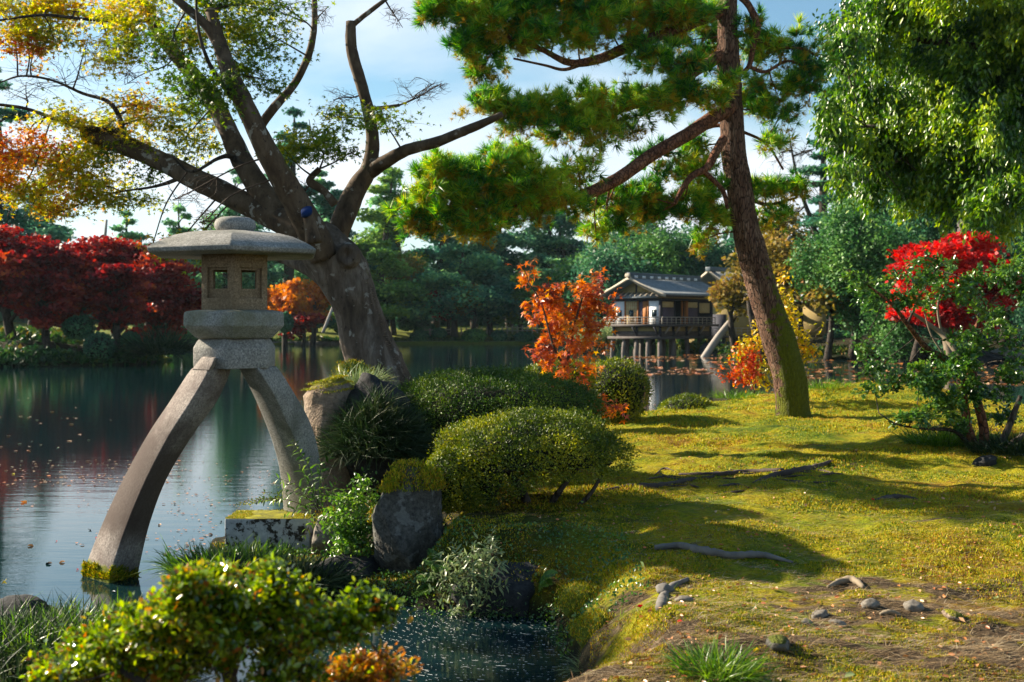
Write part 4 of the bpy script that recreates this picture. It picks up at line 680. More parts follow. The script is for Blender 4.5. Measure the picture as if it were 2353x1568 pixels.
# ---- young orange maple by the clipped shrubs
T = thing('young_maple', 'young orange maple behind the clipped shrubs', 'tree', P(1308, 960, 12.6) * [1, 1, 0] + [0, 0, .3]); LP = []
for k, b in enumerate([[(1302, 1000, 12.6, 11), (1300, 860, 12.6, 9), (1310, 800, 12.6, 8), (1322, 740, 12.6, 6), (1340, 680, 12.6, 4)], [(1300, 850, 12.6, 7), (1270, 790, 12.5, 5), (1245, 700, 12.5, 4), (1215, 650, 12.5, 3)], [(1316, 770, 12.6, 5), (1360, 700, 12.6, 4), (1390, 640, 12.6, 3)], [(1301, 880, 12.6, 6), (1340, 900, 12.4, 4), (1400, 930, 12.3, 3)]]): LP.append(limb(b, 'twig', T, 'trunk' if k == 0 else 'branch', 7, 0, 70 + k))
ALLP = np.concatenate(LP); r = rs(24); LV = MB(); tw = MB()
for (u, v, ru, rv, den) in [(1215, 635, 35, 25, .8), (1250, 670, 45, 30, 1.1), (1225, 690, 30, 26, .8), (1285, 680, 36, 30, 1), (1300, 720, 60, 36, 1.3), (1255, 735, 46, 28, 1.1), (1345, 665, 46, 32, 1.1), (1375, 635, 26, 18, .9), (1370, 700, 46, 34, 1.2), (1395, 720, 30, 26, .9), (1345, 745, 50, 36, 1.1), (1275, 780, 42, 30, 1.1), (1320, 790, 40, 28, .9), (1250, 800, 34, 18, .9), (1260, 830, 46, 22, 1.2), (1300, 850, 40, 26, 1.1), (1360, 815, 36, 16, .7), (1385, 800, 26, 16, .6), (1300, 885, 46, 20, 1.2), (1345, 890, 40, 20, 1.1), (1385, 925, 42, 22, 1.3), (1410, 945, 26, 14, 1), (1355, 850, 40, 14, .7), (1195, 610, 22, 12, .3), (1225, 600, 24, 12, .3)]:
    c = P(u, v, 12.5 + r.normal(0, .15)); rad = np.array([ru, (ru + rv) * .5, rv]) * 12.5 / FPX; q, dd = sprayz(tw, seg_near(ALLP, c), c, rad, 6, r, .005, .12, 3); n = int(ru * rv * .085 * den); k = r.integers(0, len(q), n)
    pos = q[k] + r.normal(0, .035, (n, 3)); X = nrm(dd[k] * .6 + r.normal(0, .6, (n, 3)) + [0, 0, -.35]); Z = nrm(np.array([[-.1, -.5, 1.0]]) + r.normal(0, .6, (n, 3))); scatter(LV, STAR[0], STAR[1], pos, X, Z, r.uniform(.075, .115, n))
part('twigs', tw, M['twig'], T); part('foliage', LV, M['small_maple'], T)
# ---- yellow and red shrub behind the pine trunk
T = thing('yellow_shrub', 'bright yellow autumn shrub behind the pine trunk', 'shrub', P(1800, 880, 18) ); ax_ = P(1800, 905, 18); r = rs(25); tw = MB(); LV = MB()
for (u, v, ru, rv, den) in [(1800, 650, 28, 20, .7), (1790, 690, 34, 26, .9), (1815, 740, 50, 40, 1.2), (1830, 790, 46, 40, 1.2), (1790, 790, 60, 40, 1.1), (1740, 750, 34, 30, .9), (1735, 800, 46, 40, 1.1), (1745, 860, 46, 30, 1.1), (1840, 840, 30, 26, .9), (1880, 765, 26, 10, .5), (1720, 840, 34, 30, .7)]:
    c = P(u, v, 18); rad = np.array([ru, ru, rv]) * 18 / FPX; q, dd = sprayz(tw, ax_, c, rad, 7, r, .008, .1, 3); n = int(ru * rv * .13 * den); k = r.integers(0, len(q), n)
    scatter(LV, OVAL[0], OVAL[1], q[k] + r.normal(0, .05, (n, 3)), rdir(r, n, -.1), rdir(r, n, .8), r.uniform(.055, .085, n))
part('twigs', tw, M['twig'], T); part('foliage', LV, M['yellow_leaf'], T)
T = thing('red_shrub', 'low red and orange shrub left of the pine foot', 'shrub', P(1730, 890, 17.6)); ax_ = P(1735, 905, 17.6); tw = MB(); LV = MB()
for (u, v, ru, rv, den) in [(1700, 840, 40, 26, 1.1), (1680, 865, 34, 18, 1.0), (1720, 870, 40, 20, 1.1), (1715, 815, 30, 20, .8), (1690, 810, 20, 12, .5), (1740, 830, 20, 40, .8)]:
    c = P(u, v, 17.6); rad = np.array([ru, ru, rv]) * 17.6 / FPX; q, dd = sprayz(tw, ax_, c, rad, 7, r, .006, .1, 3); n = int(ru * rv * .16 * den); k = r.integers(0, len(q), n)
    scatter(LV, OVAL[0], OVAL[1], q[k] + r.normal(0, .04, (n, 3)), rdir(r, n, .1), rdir(r, n, .8), r.uniform(.045, .07, n))
part('twigs', tw, M['twig'], T); part('foliage', LV, M['shrub_red'], T)
# ---- open evergreen shrub on the right
RD = 12.3; rb = Gn(2250, 1035); T = thing('camellia_shrub', 'open many stemmed evergreen shrub at the right edge of the moss', 'shrub', rb); LP = []; D = rb[1]
for k, b in enumerate([[(2245, 1040, D, 24), (2225, 985, D, 20), (2215, 920, D, 19), (2205, 860, D, 18), (2180, 830, D, 17), (2130, 800, D, 14), (2085, 745, D - .2, 11), (2050, 700, D - .3, 8), (2000, 660, D - .4, 5), (1950, 620, D - .4, 3)],
    [(2262, 1045, D, 26), (2260, 980, D, 22), (2240, 900, D, 20), (2235, 850, D, 17), (2230, 790, D + .1, 12), (2260, 720, D + .2, 9), (2310, 660, D + .2, 8), (2360, 620, D + .2, 6)], [(2285, 1045, D, 20), (2310, 1000, D, 17), (2330, 950, D, 14), (2345, 910, D, 10)], [(2240, 1040, D, 18), (2220, 1015, D, 13), (2190, 990, D - .1, 9), (2120, 985, D - .3, 6), (2060, 975, D - .4, 4), (2020, 950, D - .4, 3)],
    [(2222, 850, D, 13), (2190, 800, D + .1, 12), (2160, 765, D + .2, 11), (2120, 735, D + .2, 9), (2090, 715, D + .2, 6)], [(2165, 775, D + .2, 7), (2155, 700, D + .2, 5), (2180, 640, D + .2, 3)], [(2085, 745, D - .2, 6), (2110, 690, D, 4), (2150, 620, D, 3)], [(2300, 1050, D - .3, 16), (2330, 1015, D - .3, 13), (2370, 990, D - .3, 10)], [(2180, 830, D, 5), (2140, 770, D, 4), (2120, 700, D, 3)]]): LP.append(limb(b, 'twig_pale' if k in (4, 5, 8) else 'pine_limb' if k in (0, 1) else 'dark_bark', T, 'stem' if b[0][3] > 12 else 'branch', 8, .1, 80 + k))
ALLP = np.concatenate(LP); r = rs(26); tw = MB(); LV = MB()
for (u, v, ru, rv, den) in [(1955, 630, 24, 16, .7), (1985, 650, 34, 16, .8), (2020, 680, 46, 26, .9), (2075, 640, 40, 20, .6), (2080, 690, 50, 26, .9), (2120, 640, 40, 34, .7), (2130, 600, 34, 16, .8), (2160, 640, 46, 30, .9), (2190, 680, 40, 30, .6), (2130, 700, 40, 24, .6), (2180, 600, 20, 16, .6), (2250, 660, 46, 40, .7), (2330, 600, 40, 40, 1.1), (2290, 640, 34, 34, .8), (2345, 660, 30, 60, .8), (2270, 720, 50, 30, .8), (2250, 770, 46, 26, 1.0), (2200, 780, 34, 16, .5), (2320, 780, 40, 40, .4), (2165, 870, 60, 40, 1.1), (2110, 870, 50, 30, 1.0), (2220, 840, 60, 36, 1.1), (2160, 930, 70, 36, 1.2), (2230, 900, 60, 40, 1.1), (2060, 880, 60, 24, .8), (2000, 850, 46, 22, .7), (1975, 800, 24, 16, .5), (2010, 890, 40, 18, .8), (2120, 960, 60, 26, 1.0), (2210, 980, 50, 26, 1.0), (2300, 880, 50, 40, .8), (2340, 830, 40, 30, .5), (2170, 820, 40, 20, .7), (1990, 820, 30, 16, .5), (2300, 960, 40, 30, .7)]:
    d = D + r.normal(-.1, .25); c = P(u, v, d); rad = np.array([ru, (ru + rv) * .55, rv]) * d / FPX; q, dd = sprayz(tw, seg_near(ALLP, c), c, rad, 7, r, .006, .12, 3); n = int(ru * rv * .36 * den); k = r.integers(0, len(q), n)
    scatter(LV, OVAL[0], OVAL[1], q[k] + r.normal(0, .018, (n, 3)), nrm(dd[k] + r.normal(0, .6, (n, 3))), rdir(r, n, .9), r.uniform(.034, .056, n))
part('twigs', tw, M['dark_bark'], T); part('foliage', LV, M['camellia'], T)
# ---- clipped shrubs
def dome(name, label, c, rad, n, leaf, mat, seed, stems=None, bump=.07, low=-.25, hull='far_green_dark', group='clipped shrubs on the near bank', rxy=0, inner=.86, lsz=(.55, 1.35), sq=1.0, cut=None):
    c = np.array(c, float); rad = np.array(rad, float); r = rs(seed); v, f = ICO[4]
    sh = lambda d: 1 + bump * fbm(d * 2.3 + seed, 3, seed) * 2 + .04 * fbm(d * 7, 2, seed + 3)
    t = thing(name, label, 'shrub', (c[0], c[1], c[2] - rad[2] * .9), group)
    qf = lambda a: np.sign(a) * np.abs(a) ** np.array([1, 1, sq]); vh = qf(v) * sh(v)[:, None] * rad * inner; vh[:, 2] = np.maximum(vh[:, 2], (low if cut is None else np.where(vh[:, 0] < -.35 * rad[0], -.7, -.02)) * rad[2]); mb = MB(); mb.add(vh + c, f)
    part('shade_core', mb, M['hull'], t, smooth=True)  # solid near-black core, put in to stop light and stand for inner shade
    d = rdir(r, n); d = d[d[:, 2] > low - .1]; d = d if cut is None else d[cut(d)]; d = d[fbm(d * 3.6 + seed, 3, seed + 11) + .5 * fbm(d * 11, 2, seed + 12) > -.42]; k = len(d); dep = 1 + r.normal(-.02, .045, k) + .09 * (r.uniform(0, 1, k) < .02); p = qf(d) * (sh(d) * dep)[:, None] * rad + c
    nn = nrm(d / rad); clump = fbm(p * 9, 2, seed + 5); p = p + nn * (clump * .045 * rad.min() * 2)[:, None]
    X = nrm(nn * .7 + r.normal(0, .6, (k, 3)) + [0, 0, .25]); Z = nrm(nn + r.normal(0, .45, (k, 3))); mb = MB(); scatter(mb, LEAF[0], LEAF[1], p, X, Z, leaf * r.uniform(*lsz, k)); part('foliage', mb, M[mat], t)
    if stems:
        for j, b in enumerate(stems): limb(b, 'dark_bark', t, 'stem', 8, .1, seed + j)
    return t
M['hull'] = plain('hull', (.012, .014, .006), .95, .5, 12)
bd_ = 8.75
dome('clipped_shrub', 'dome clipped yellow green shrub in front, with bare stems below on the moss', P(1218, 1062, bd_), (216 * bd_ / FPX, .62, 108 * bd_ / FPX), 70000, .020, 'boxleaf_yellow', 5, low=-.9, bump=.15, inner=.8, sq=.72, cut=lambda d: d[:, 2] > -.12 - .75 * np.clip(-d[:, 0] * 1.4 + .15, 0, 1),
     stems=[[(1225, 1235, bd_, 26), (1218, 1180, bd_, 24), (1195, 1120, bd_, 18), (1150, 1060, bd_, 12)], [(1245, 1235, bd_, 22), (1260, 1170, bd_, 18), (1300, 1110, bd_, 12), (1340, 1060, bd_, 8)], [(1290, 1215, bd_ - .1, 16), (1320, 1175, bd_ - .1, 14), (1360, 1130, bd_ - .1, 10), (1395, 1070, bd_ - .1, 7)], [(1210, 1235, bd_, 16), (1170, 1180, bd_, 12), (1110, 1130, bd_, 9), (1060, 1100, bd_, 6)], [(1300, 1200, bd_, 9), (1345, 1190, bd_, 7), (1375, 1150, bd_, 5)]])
for kk, (u, v, ru, rv) in enumerate([(1035, 1090, 62, 56), (1060, 1150, 56, 44), (1130, 1150, 60, 30)]):
    pass
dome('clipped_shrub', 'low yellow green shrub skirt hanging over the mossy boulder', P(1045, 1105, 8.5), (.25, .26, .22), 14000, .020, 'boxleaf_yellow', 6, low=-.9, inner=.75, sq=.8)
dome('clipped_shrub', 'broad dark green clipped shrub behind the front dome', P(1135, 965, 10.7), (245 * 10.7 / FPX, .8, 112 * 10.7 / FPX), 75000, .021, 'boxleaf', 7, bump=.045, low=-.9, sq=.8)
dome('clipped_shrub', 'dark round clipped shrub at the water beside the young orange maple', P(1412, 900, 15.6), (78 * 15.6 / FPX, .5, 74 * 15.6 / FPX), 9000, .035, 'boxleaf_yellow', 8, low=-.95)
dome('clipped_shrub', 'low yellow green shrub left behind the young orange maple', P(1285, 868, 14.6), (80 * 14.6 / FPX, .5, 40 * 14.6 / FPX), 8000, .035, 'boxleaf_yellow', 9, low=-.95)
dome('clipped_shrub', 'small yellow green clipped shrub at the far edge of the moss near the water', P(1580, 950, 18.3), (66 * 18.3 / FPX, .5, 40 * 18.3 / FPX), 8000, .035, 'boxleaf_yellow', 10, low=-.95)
# ---- blurred azalea in the foreground
T = thing('azalea', 'glossy azalea in the very foreground with red tinted leaves', 'shrub', (-.95, 3.0, .2)); r = rs(27); LV = MB(); RD_ = MB(); d = 3.0; LP = []
for k, b in enumerate([[(560, 1800, 3.1, 46), (530, 1568, 3.1, 34), (500, 1500, 3.1, 30), (470, 1440, 3.1, 22), (420, 1400, 3.1, 14)], [(530, 1560, 3.1, 22), (560, 1470, 3.1, 18), (600, 1400, 3.1, 12)], [(700, 1800, 3.0, 36), (700, 1568, 3.0, 26), (690, 1510, 3.0, 22), (730, 1450, 3.0, 14), (800, 1430, 3.0, 9)], [(500, 1500, 3.1, 20), (420, 1480, 3.0, 14), (330, 1470, 3.0, 9)], [(690, 1530, 3.0, 14), (640, 1480, 3.0, 10), (600, 1460, 3.0, 7)], [(430, 1800, 3.0, 26), (350, 1600, 3.0, 20), (280, 1540, 3.0, 14)]]): LP.append(limb(b, 'dark_bark', T, 'stem', 8, .1, 90 + k))
ALLP = np.concatenate(LP); tw = MB()
for (u, v, ru, rv, den, col) in [(200, 1530, 90, 60, 1.2, 0), (290, 1470, 90, 70, 1.3, 0), (370, 1420, 90, 70, 1.4, 0), (450, 1370, 90, 60, 1.4, 0), (540, 1350, 90, 50, 1.4, 0), (630, 1355, 80, 50, 1.3, 0), (680, 1390, 50, 40, 1.0, 0), (560, 1420, 90, 50, 1.1, 0), (460, 1450, 90, 50, 1.0, 0), (640, 1430, 60, 36, 1.0, 0), (380, 1510, 90, 60, 1.3, 0), (480, 1500, 60, 40, .8, 0), (200, 1590, 120, 50, 1.3, 0), (300, 1510, 90, 50, 1.2, 0), (420, 1420, 110, 60, 1.2, 0), (600, 1400, 90, 50, 1.2, 0), (560, 1450, 80, 40, .9, 0), (300, 1560, 100, 50, 1, 0), (120, 1575, 60, 40, 1, 0), (840, 1410, 66, 34, 1.4, 0), (790, 1440, 70, 34, 1.2, 0), (720, 1470, 60, 30, .9, 0), (640, 1490, 50, 26, .8, 0), (620, 1555, 50, 30, 1, 0), (700, 1545, 50, 26, .8, 0), (830, 1550, 80, 36, 1.3, 1), (770, 1570, 50, 30, 1, 1), (890, 1530, 24, 24, .8, 1)]:
    dq = 3.05 + r.normal(0, .12); c = P(u, v, dq); rad = np.array([ru, ru * .9, rv]) * dq / FPX; q, dd = sprayz(tw, seg_near(ALLP, c), c, rad, 6, r, .0035, .1, 3); n = int(ru * rv * .38 * den); k = r.integers(0, len(q), n)
    pos = q[k] + r.normal(0, .016, (n, 3)); sel = (r.uniform(0, 1, n) < .85) if col else (r.uniform(0, 1, n) < .06)
    X = nrm(r.normal(0, .6, (n, 3)) + dd[k] * .5 + [0, 0, .35]); Z = nrm(r.normal(0, .5, (n, 3)) + [-.25, .15, 1]); s = r.uniform(.013, .025, n)
    scatter(LV, OVAL[0], OVAL[1], pos[~sel], X[~sel], Z[~sel], s[~sel]); scatter(RD_, OVAL[0], OVAL[1], pos[sel], X[sel], Z[sel], s[sel])
part('twigs', tw, M['dark_bark'], T); part('foliage', LV, M['azalea'], T); part('foliage', RD_, M['azalea_red'], T, label='red and orange leaves')
# ---------------------------------------------------------------- grasses and herbs
def clump(name, label, c, rad, n, h, mat, seed, lean=.55, cat='grass clump', bias=None, group=None, tm=BL, drop=0):
    r = rs(seed); c = np.array(c, float); a = r.uniform(0, 2 * math.pi, n); q = np.sqrt(r.uniform(0, 1, n)); p = c + np.stack([np.cos(a) * q * rad[0], np.sin(a) * q * rad[1], -q * drop], 1)
    out = np.stack([np.cos(a) * q, np.sin(a) * q, 0 * a], 1) * lean; mb = MB()
    Z = nrm(np.array([[0, 0, 1.0]]) + out + r.normal(0, .28, (n, 3)) + (np.asarray(bias) if bias is not None else 0)); X = nrm(out + r.normal(0, .4, (n, 3))); X = nrm(X - Z * (X * Z).sum(1, keepdims=True)); k = r.integers(0, len(tm), n)
    for i, t in enumerate(tm): s = k == i; scatter(mb, t[0], t[1], p[s], X[s], Z[s], h * r.uniform(.5, 1.15, s.sum()))
    return lone(name, mb, M[mat], label, cat, c, group)
gg = 'grass clumps along the pond edge'
clump('grass_clump', 'bright green grass clump in front of the weathered stone block', P(520, 1310, 8.0), (.40, .28), 1500, .21, 'grass', 101, .75, group=gg)
clump('grass_clump', 'shaded straw and green grass right of the bright clump', P(660, 1340, 7.9), (.42, .25), 1300, .24, 'grass_dark', 102, .9, group=gg)
clump('grass_clump', 'dark hanging grass in the bottom left corner by the black rock', P(150, 1530, 6.0), (.55, .35), 3400, .30, 'grass_dark', 103, .7, bias=(.25, -.3, 0), group=gg)
clump('grass_clump', 'sunlit grass on top of the dark corner grass', P(230, 1475, 6.15), (.34, .25), 800, .22, 'grass', 104, .8, group=gg)
clump('grass_clump', 'thick dark grass filling the bottom left corner', P(40, 1560, 5.7), (.4, .5), 2600, .26, 'grass_dark', 115, .8, group=gg)
clump('grass_clump', 'lit grass between the black rock and the foreground azalea', P(90, 1480, 6.0), (.4, .3), 900, .2, 'grass', 116, .8, group=gg)
clump('grass_clump', 'thin grass hanging at the left edge below the black rock', P(30, 1490, 6.1), (.3, .2), 900, .2, 'grass_dark', 105, .8, group=gg)
clump('grass_clump', 'dark dwarf grass hanging over the boulder behind the leafy vine', P(865, 935, 9.85), (.40, .36), 5200, .26, 'grass_dark', 106, 1.0, bias=(.25, -.25, 0), group=gg, drop=.42)
clump('grass_clump', 'lit arching grass on top of the mossy stone at the maple foot', P(830, 885, 10.4), (.18, .14), 380, .22, 'herb_pale', 107, .8, group=gg)
clump('grass_clump', 'fresh green grass tuft at the bottom edge on the moss', Gn(1650, 1556), (.13, .12), 700, .15, 'grass', 108, .9, group=gg)
clump('grass_clump', 'small pale grass tuft beside the pointed stone', P(1370, 1545, 5.85), (.10, .08), 220, .13, 'herb_pale', 109, 1, group=gg)
clump('grass_clump', 'thin pale grass under the wide moss cushion at the bottom', P(1480, 1560, 5.4), (.16, .08), 260, .11, 'grass', 110, 1, group=gg)
clump('grass_clump', 'long green grass at the foot of the right shrub', Gn(2180, 1020), (.45, .35), 1100, .24, 'grass', 111, .7, group=gg)
clump('grass_clump', 'long dark grass behind the right shrub stems at the frame edge', Gn(2330, 1040), (.45, .35), 900, .24, 'grass_dark', 112, .7, group=gg)
clump('grass_clump', 'light green plants on the mound left of the pine foot', Gn(1700, 915, d0=14), (.45, .3), 420, .2, 'grass', 113, .7, group=gg)
clump('grass_clump', 'light green plants on the mound right of the pine foot', Gn(1895, 893, d0=14), (.4, .3), 380, .2, 'grass', 114, .7, group=gg)
def herb(name, label, base, stems, mat, seed, ll=.05, cat='herb', per=.035, tmpl=LANCE, smat='twig', sr=.003, droop=-.15, group=None, side=1.0):
    r = rs(seed); base = np.array(base, float); t = thing(name, label, cat, base, group); tw = MB(); LV = MB()
    for (pts) in stems:
        p = catmull(np.array(pts, float), 8); tube(tw, p, np.linspace(sr, sr * .4, len(p)), 5, smoothed=True, cap=False)
        L_ = np.linalg.norm(np.diff(p, axis=0), axis=1).sum(); n = max(4, int(L_ / per)); tt = np.linspace(.15, 1, n); a0 = r.uniform(0, 6)
        for j, q in enumerate(tt):
            x = q * (len(p) - 1); i = min(int(x), len(p) - 2); c = p[i] + (p[i + 1] - p[i]) * (x - i); T_ = nrm(p[i + 1] - p[i]); s_ = nrm(np.cross(T_, [0, 0, 1.0]) + 1e-4); u_ = np.cross(s_, T_)
            for m in (0, 1):
                a = a0 + j * 1.57 + m * math.pi; d = nrm(T_ * .55 + side * (math.cos(a) * s_ + math.sin(a) * u_) + [0, 0, droop] + r.normal(0, .15, 3)); s = ll * r.uniform(.7, 1.15) * (1 - .35 * abs(q - .55)) * (.55 if q > .93 else 1)
                scatter(LV, tmpl[0], tmpl[1], c[None], d[None], nrm(np.array([[0, -.15, 1.0]]) + r.normal(0, .25, (1, 3))), [s])
    part('stem', tw, M[smat], t); part('foliage', LV, M[mat], t); return t
def fan(b, tips, d, seed=0):
    r = rs(seed); out = []
    for (u, v) in tips:
        e = P(u, v, d + r.normal(0, .1)); m = (b + e) / 2 + [r.normal(0, .02), r.normal(0, .04), np.linalg.norm(e - b) * .10]; out.append([b + r.normal(0, .02, 3), m, e])
    return out
b = P(740, 1180, 8.9); herb('bank_herb', 'leafy herb with long pointed leaves in front of the right lantern leg', b, fan(b, [(672, 1015), (640, 1120), (690, 1075), (735, 1060), (600, 1150), (760, 1045), (720, 1120), (655, 1180), (630, 1095), (700, 1230), (780, 1100)], 8.8, 1), 'herb', 121, .085, per=.045, group='herbs on the bank')
b = P(700, 1165, 9.5); herb('bank_herb', 'sunny yellow green ground herbs behind the weathered stone block', b, fan(b, [(600, 1130), (630, 1110), (650, 1095), (690, 1090), (580, 1155), (560, 1160), (620, 1150), (720, 1100), (740, 1120), (665, 1130), (540, 1160)], 9.5, 2), 'boxleaf_yellow', 122, .035, per=.02, tmpl=LEAF, group='herbs on the bank')
# leafy vine mass
def bushy(name, label, zones, mat, seed, ll, dens, tmpl, base, cat='plant', up=.5, group=None, jit=.04):
    r = rs(seed); t = thing(name, label, cat, base, group); tw = MB(); LV = MB(); base = np.array(base, float)
    for (u, v, ru, rv, d) in zones:
        c = P(u, v, d); rad = np.array([ru, (ru + rv) * .5, rv]) * d / FPX; q, dd = sprayz(tw, base, c, rad, 6, r, .004, .1, 3); n = int(ru * rv * dens); k = r.integers(0, len(q), n)
        scatter(LV, tmpl[0], tmpl[1], q[k] + r.normal(0, jit, (n, 3)), nrm(dd[k] * .4 + r.normal(0, .7, (n, 3))), nrm(r.normal(0, .5, (n, 3)) + [-.2, -.3, up]), ll * r.uniform(.6, 1.2, n))
    part('stem', tw, M['twig'], t); part('foliage', LV, M[mat], t); return t
bushy('leafy_vine', 'bright green small leaved vine hanging between the stone block and the grey boulder', [(800, 1160, 46, 40, 8.4), (830, 1120, 30, 16, 8.4), (790, 1220, 46, 40, 8.3), (830, 1200, 34, 40, 8.3), (790, 1280, 36, 34, 8.2), (830, 1270, 26, 30, 8.2), (810, 1320, 24, 20, 8.2), (850, 1130, 26, 14, 8.4), (760, 1190, 24, 30, 8.4)], 'herb', 131, .034, .28, OVAL, P(800, 1180, 8.5))
bushy('bank_herb', 'pale flowering bank herb with long leaves at the pool edge', [(1040, 1310, 40, 30, 7.3), (1085, 1290, 40, 40, 7.3), (1130, 1280, 26, 36, 7.3), (1060, 1360, 46, 36, 7.2), (1100, 1340, 46, 40, 7.2), (1050, 1400, 34, 26, 7.2), (1110, 1395, 36, 24, 7.2), (1000, 1320, 26, 20, 7.3)], 'herb_pale', 132, .055, .085, LANCE, P(1090, 1400, 7.3), 'herb', group='herbs on the bank')
b = P(1085, 1380, 7.3); herb('bank_herb', 'tall pale stems with lanceolate leaves rising over the pool edge herbs', b, fan(b, [(1000, 1270), (1040, 1245), (1060, 1275), (1095, 1250), (1135, 1215), (1140, 1245), (1160, 1290), (1120, 1310), (980, 1320), (1010, 1360), (1170, 1345), (1055, 1330)], 7.3, 3), 'herb_pale', 133, .07, per=.03, group='herbs on the bank')
bushy('ground_cover', 'small leaved dark ground cover over the shaded bank slope', [(1200, 1300, 60, 30, 7.7), (1250, 1290, 50, 26, 7.7), (1180, 1350, 60, 40, 7.5), (1240, 1360, 60, 40, 7.4), (1230, 1420, 60, 30, 7.2), (1290, 1400, 30, 30, 7.0), (1160, 1400, 30, 30, 7.2)], 'camellia', 134, .018, .42, OVAL, P(1220, 1380, 7.5))
bushy('ground_cover', 'sparse dark weeds between the grey boulder and the shrub stems', [(1060, 1240, 50, 30, 8.3), (1130, 1230, 50, 20, 8.4), (1020, 1200, 30, 30, 8.4), (1330, 1190, 50, 16, 8.4)], 'camellia', 135, .022, .16, OVAL, P(1080, 1260, 8.4))
def fern(label, c, fronds, seed, mat='herb'):
    r = rs(seed); t = thing('fern', label, 'fern', c, 'ferns on the bank'); mb = MB(); c = np.array(c, float)
    for (u, v, d) in fronds:
        e = P(u, v, d); m = (c + e) / 2 + [0, 0, .05]; p = catmull([c, m, e], 9); tube(mb, p, np.linspace(.002, .0008, len(p)), 3, smoothed=True, cap=False)
        for i in range(2, len(p)):
            T_ = nrm(p[min(i + 1, len(p) - 1)] - p[i - 1]); s_ = nrm(np.cross(T_, [0, -.4, .9])); ln = .055 * math.sin(math.pi * min(.97, .15 + .8 * i / len(p)))
            for sg in (-1, 1): scatter(mb, LEAF[0] * [1, .7, 1], LEAF[1], p[i][None], nrm(s_ * sg + T_ * .5)[None], np.array([[0, -.3, 1.0]]), [ln + .008])
    part('frond', mb, M[mat], t); return t
fern('green fern between the grey boulder and the pale bank herb', P(1030, 1360, 7.5), [(975, 1290, 7.4), (960, 1330, 7.4), (985, 1265, 7.5), (1010, 1300, 7.3), (950, 1370, 7.4), (1030, 1290, 7.4)], 1)
fern('single green fern on the dark bank right of the pale bank herb', P(1235, 1365, 7.2), [(1275, 1320, 7.1), (1262, 1345, 7.1)], 2)
b = P(1165, 880, 11.4); herb('sapling', 'green sapling shoot rising above the dark clipped shrub', b, [[b, P(1172, 850, 11.3), P(1180, 815, 11.3)], [b, P(1200, 860, 11.3), P(1205, 845, 11.3)], [b, P(1120, 862, 11.3), P(1095, 850, 11.3)]], 'herb', 141, .07, cat='sapling', per=.05)
# scrubby cover along the near shore
bushy('ground_cover', 'low leafy cover at the foot of the maple behind the broad clipped shrub', [(900, 900, 40, 20, 11.2), (930, 930, 40, 30, 11.0), (880, 940, 40, 24, 10.6)], 'grass', 142, .03, .2, OVAL, P(900, 940, 11.2))
# ---- moss, needles and leaves on the lawn
r = rs(201)
def lawn(n, ymin=4.2, ymax=20.8, pw=1.6):
    t = r.uniform(0, 1, n * 2); k = 1 - pw; y = ((ymin ** k) + t * (ymax ** k - ymin ** k)) ** (1 / k); x = r.uniform(-.52, .52, n * 2) * y
    s = sdf(x, y, LAND); m = s > .05; x, y = x[m][:n], y[m][:n]; return x, y, Hn(x, y)
x, y, z = lawn(330000, pw=1.9); p = np.stack([x, y, z - .003], 1); q = fbm(p * [1.3, 2.2, 1], 3, 77) + .35 * fbm(p * 6, 2, 78); keep = q > -.22 + .10 * (y < 6.6) * (x > 1.2); p = p[keep]; q = q[keep]
mb = MB(); W = TINY[0] * [1, 1.1, 1]; hh = (.012 + .022 * np.clip(q + .3, 0, 1) * r.uniform(.5, 1.4, len(q))) * (p[:, 1] / 8) ** .6; blades(mb, p, hh, r, .6, (W, TINY[1]))
struct('moss', mb, M['moss_blade'], 'stuff')
x, y, z = lawn(34000, 4.2, 16); n = len(x); a = r.normal(.1, .6, n); D_ = np.stack([np.cos(a), np.sin(a), r.normal(0, .05, n)], 1); mb = MB(); ST = (np.array([(0, -.012, 0), (.5, -.010, .03), (1, 0, 0), (.5, .012, .03), (0, .012, 0)]), np.array([(0, 1, 2, 3, 4)]))
scatter(mb, ST[0], ST[1], np.stack([x, y, z + .006], 1), D_, np.tile([[0, 0, 1.0]], (n, 1)), r.uniform(.05, .12, n)); struct('pine_needle_litter', mb, M['straw'], 'stuff')
mb = MB(); x, y, z = lawn(1600, 4.3, 12, 1.8); n = len(x)
scatter(mb, OVAL[0] * [1, 1, 2], OVAL[1], np.stack([x, y, z + .008], 1), rdir(r, n, 0, .15), rdir(r, n, 1.2), r.uniform(.015, .035, n)); struct('leaf_litter', mb, M['float_leaf'], 'stuff')
x, y, z = lawn(2600, 4.3, 20, 1.2); sel = (fbm(np.stack([x, y, z], 1) * .9, 3, 91) > .06); mb = MB(); blades(mb, np.stack([x, y, z], 1)[sel], r.uniform(.03, .075, sel.sum()), r, .5, BL); struct('grass_sprouts', mb, M['grass'], 'stuff')
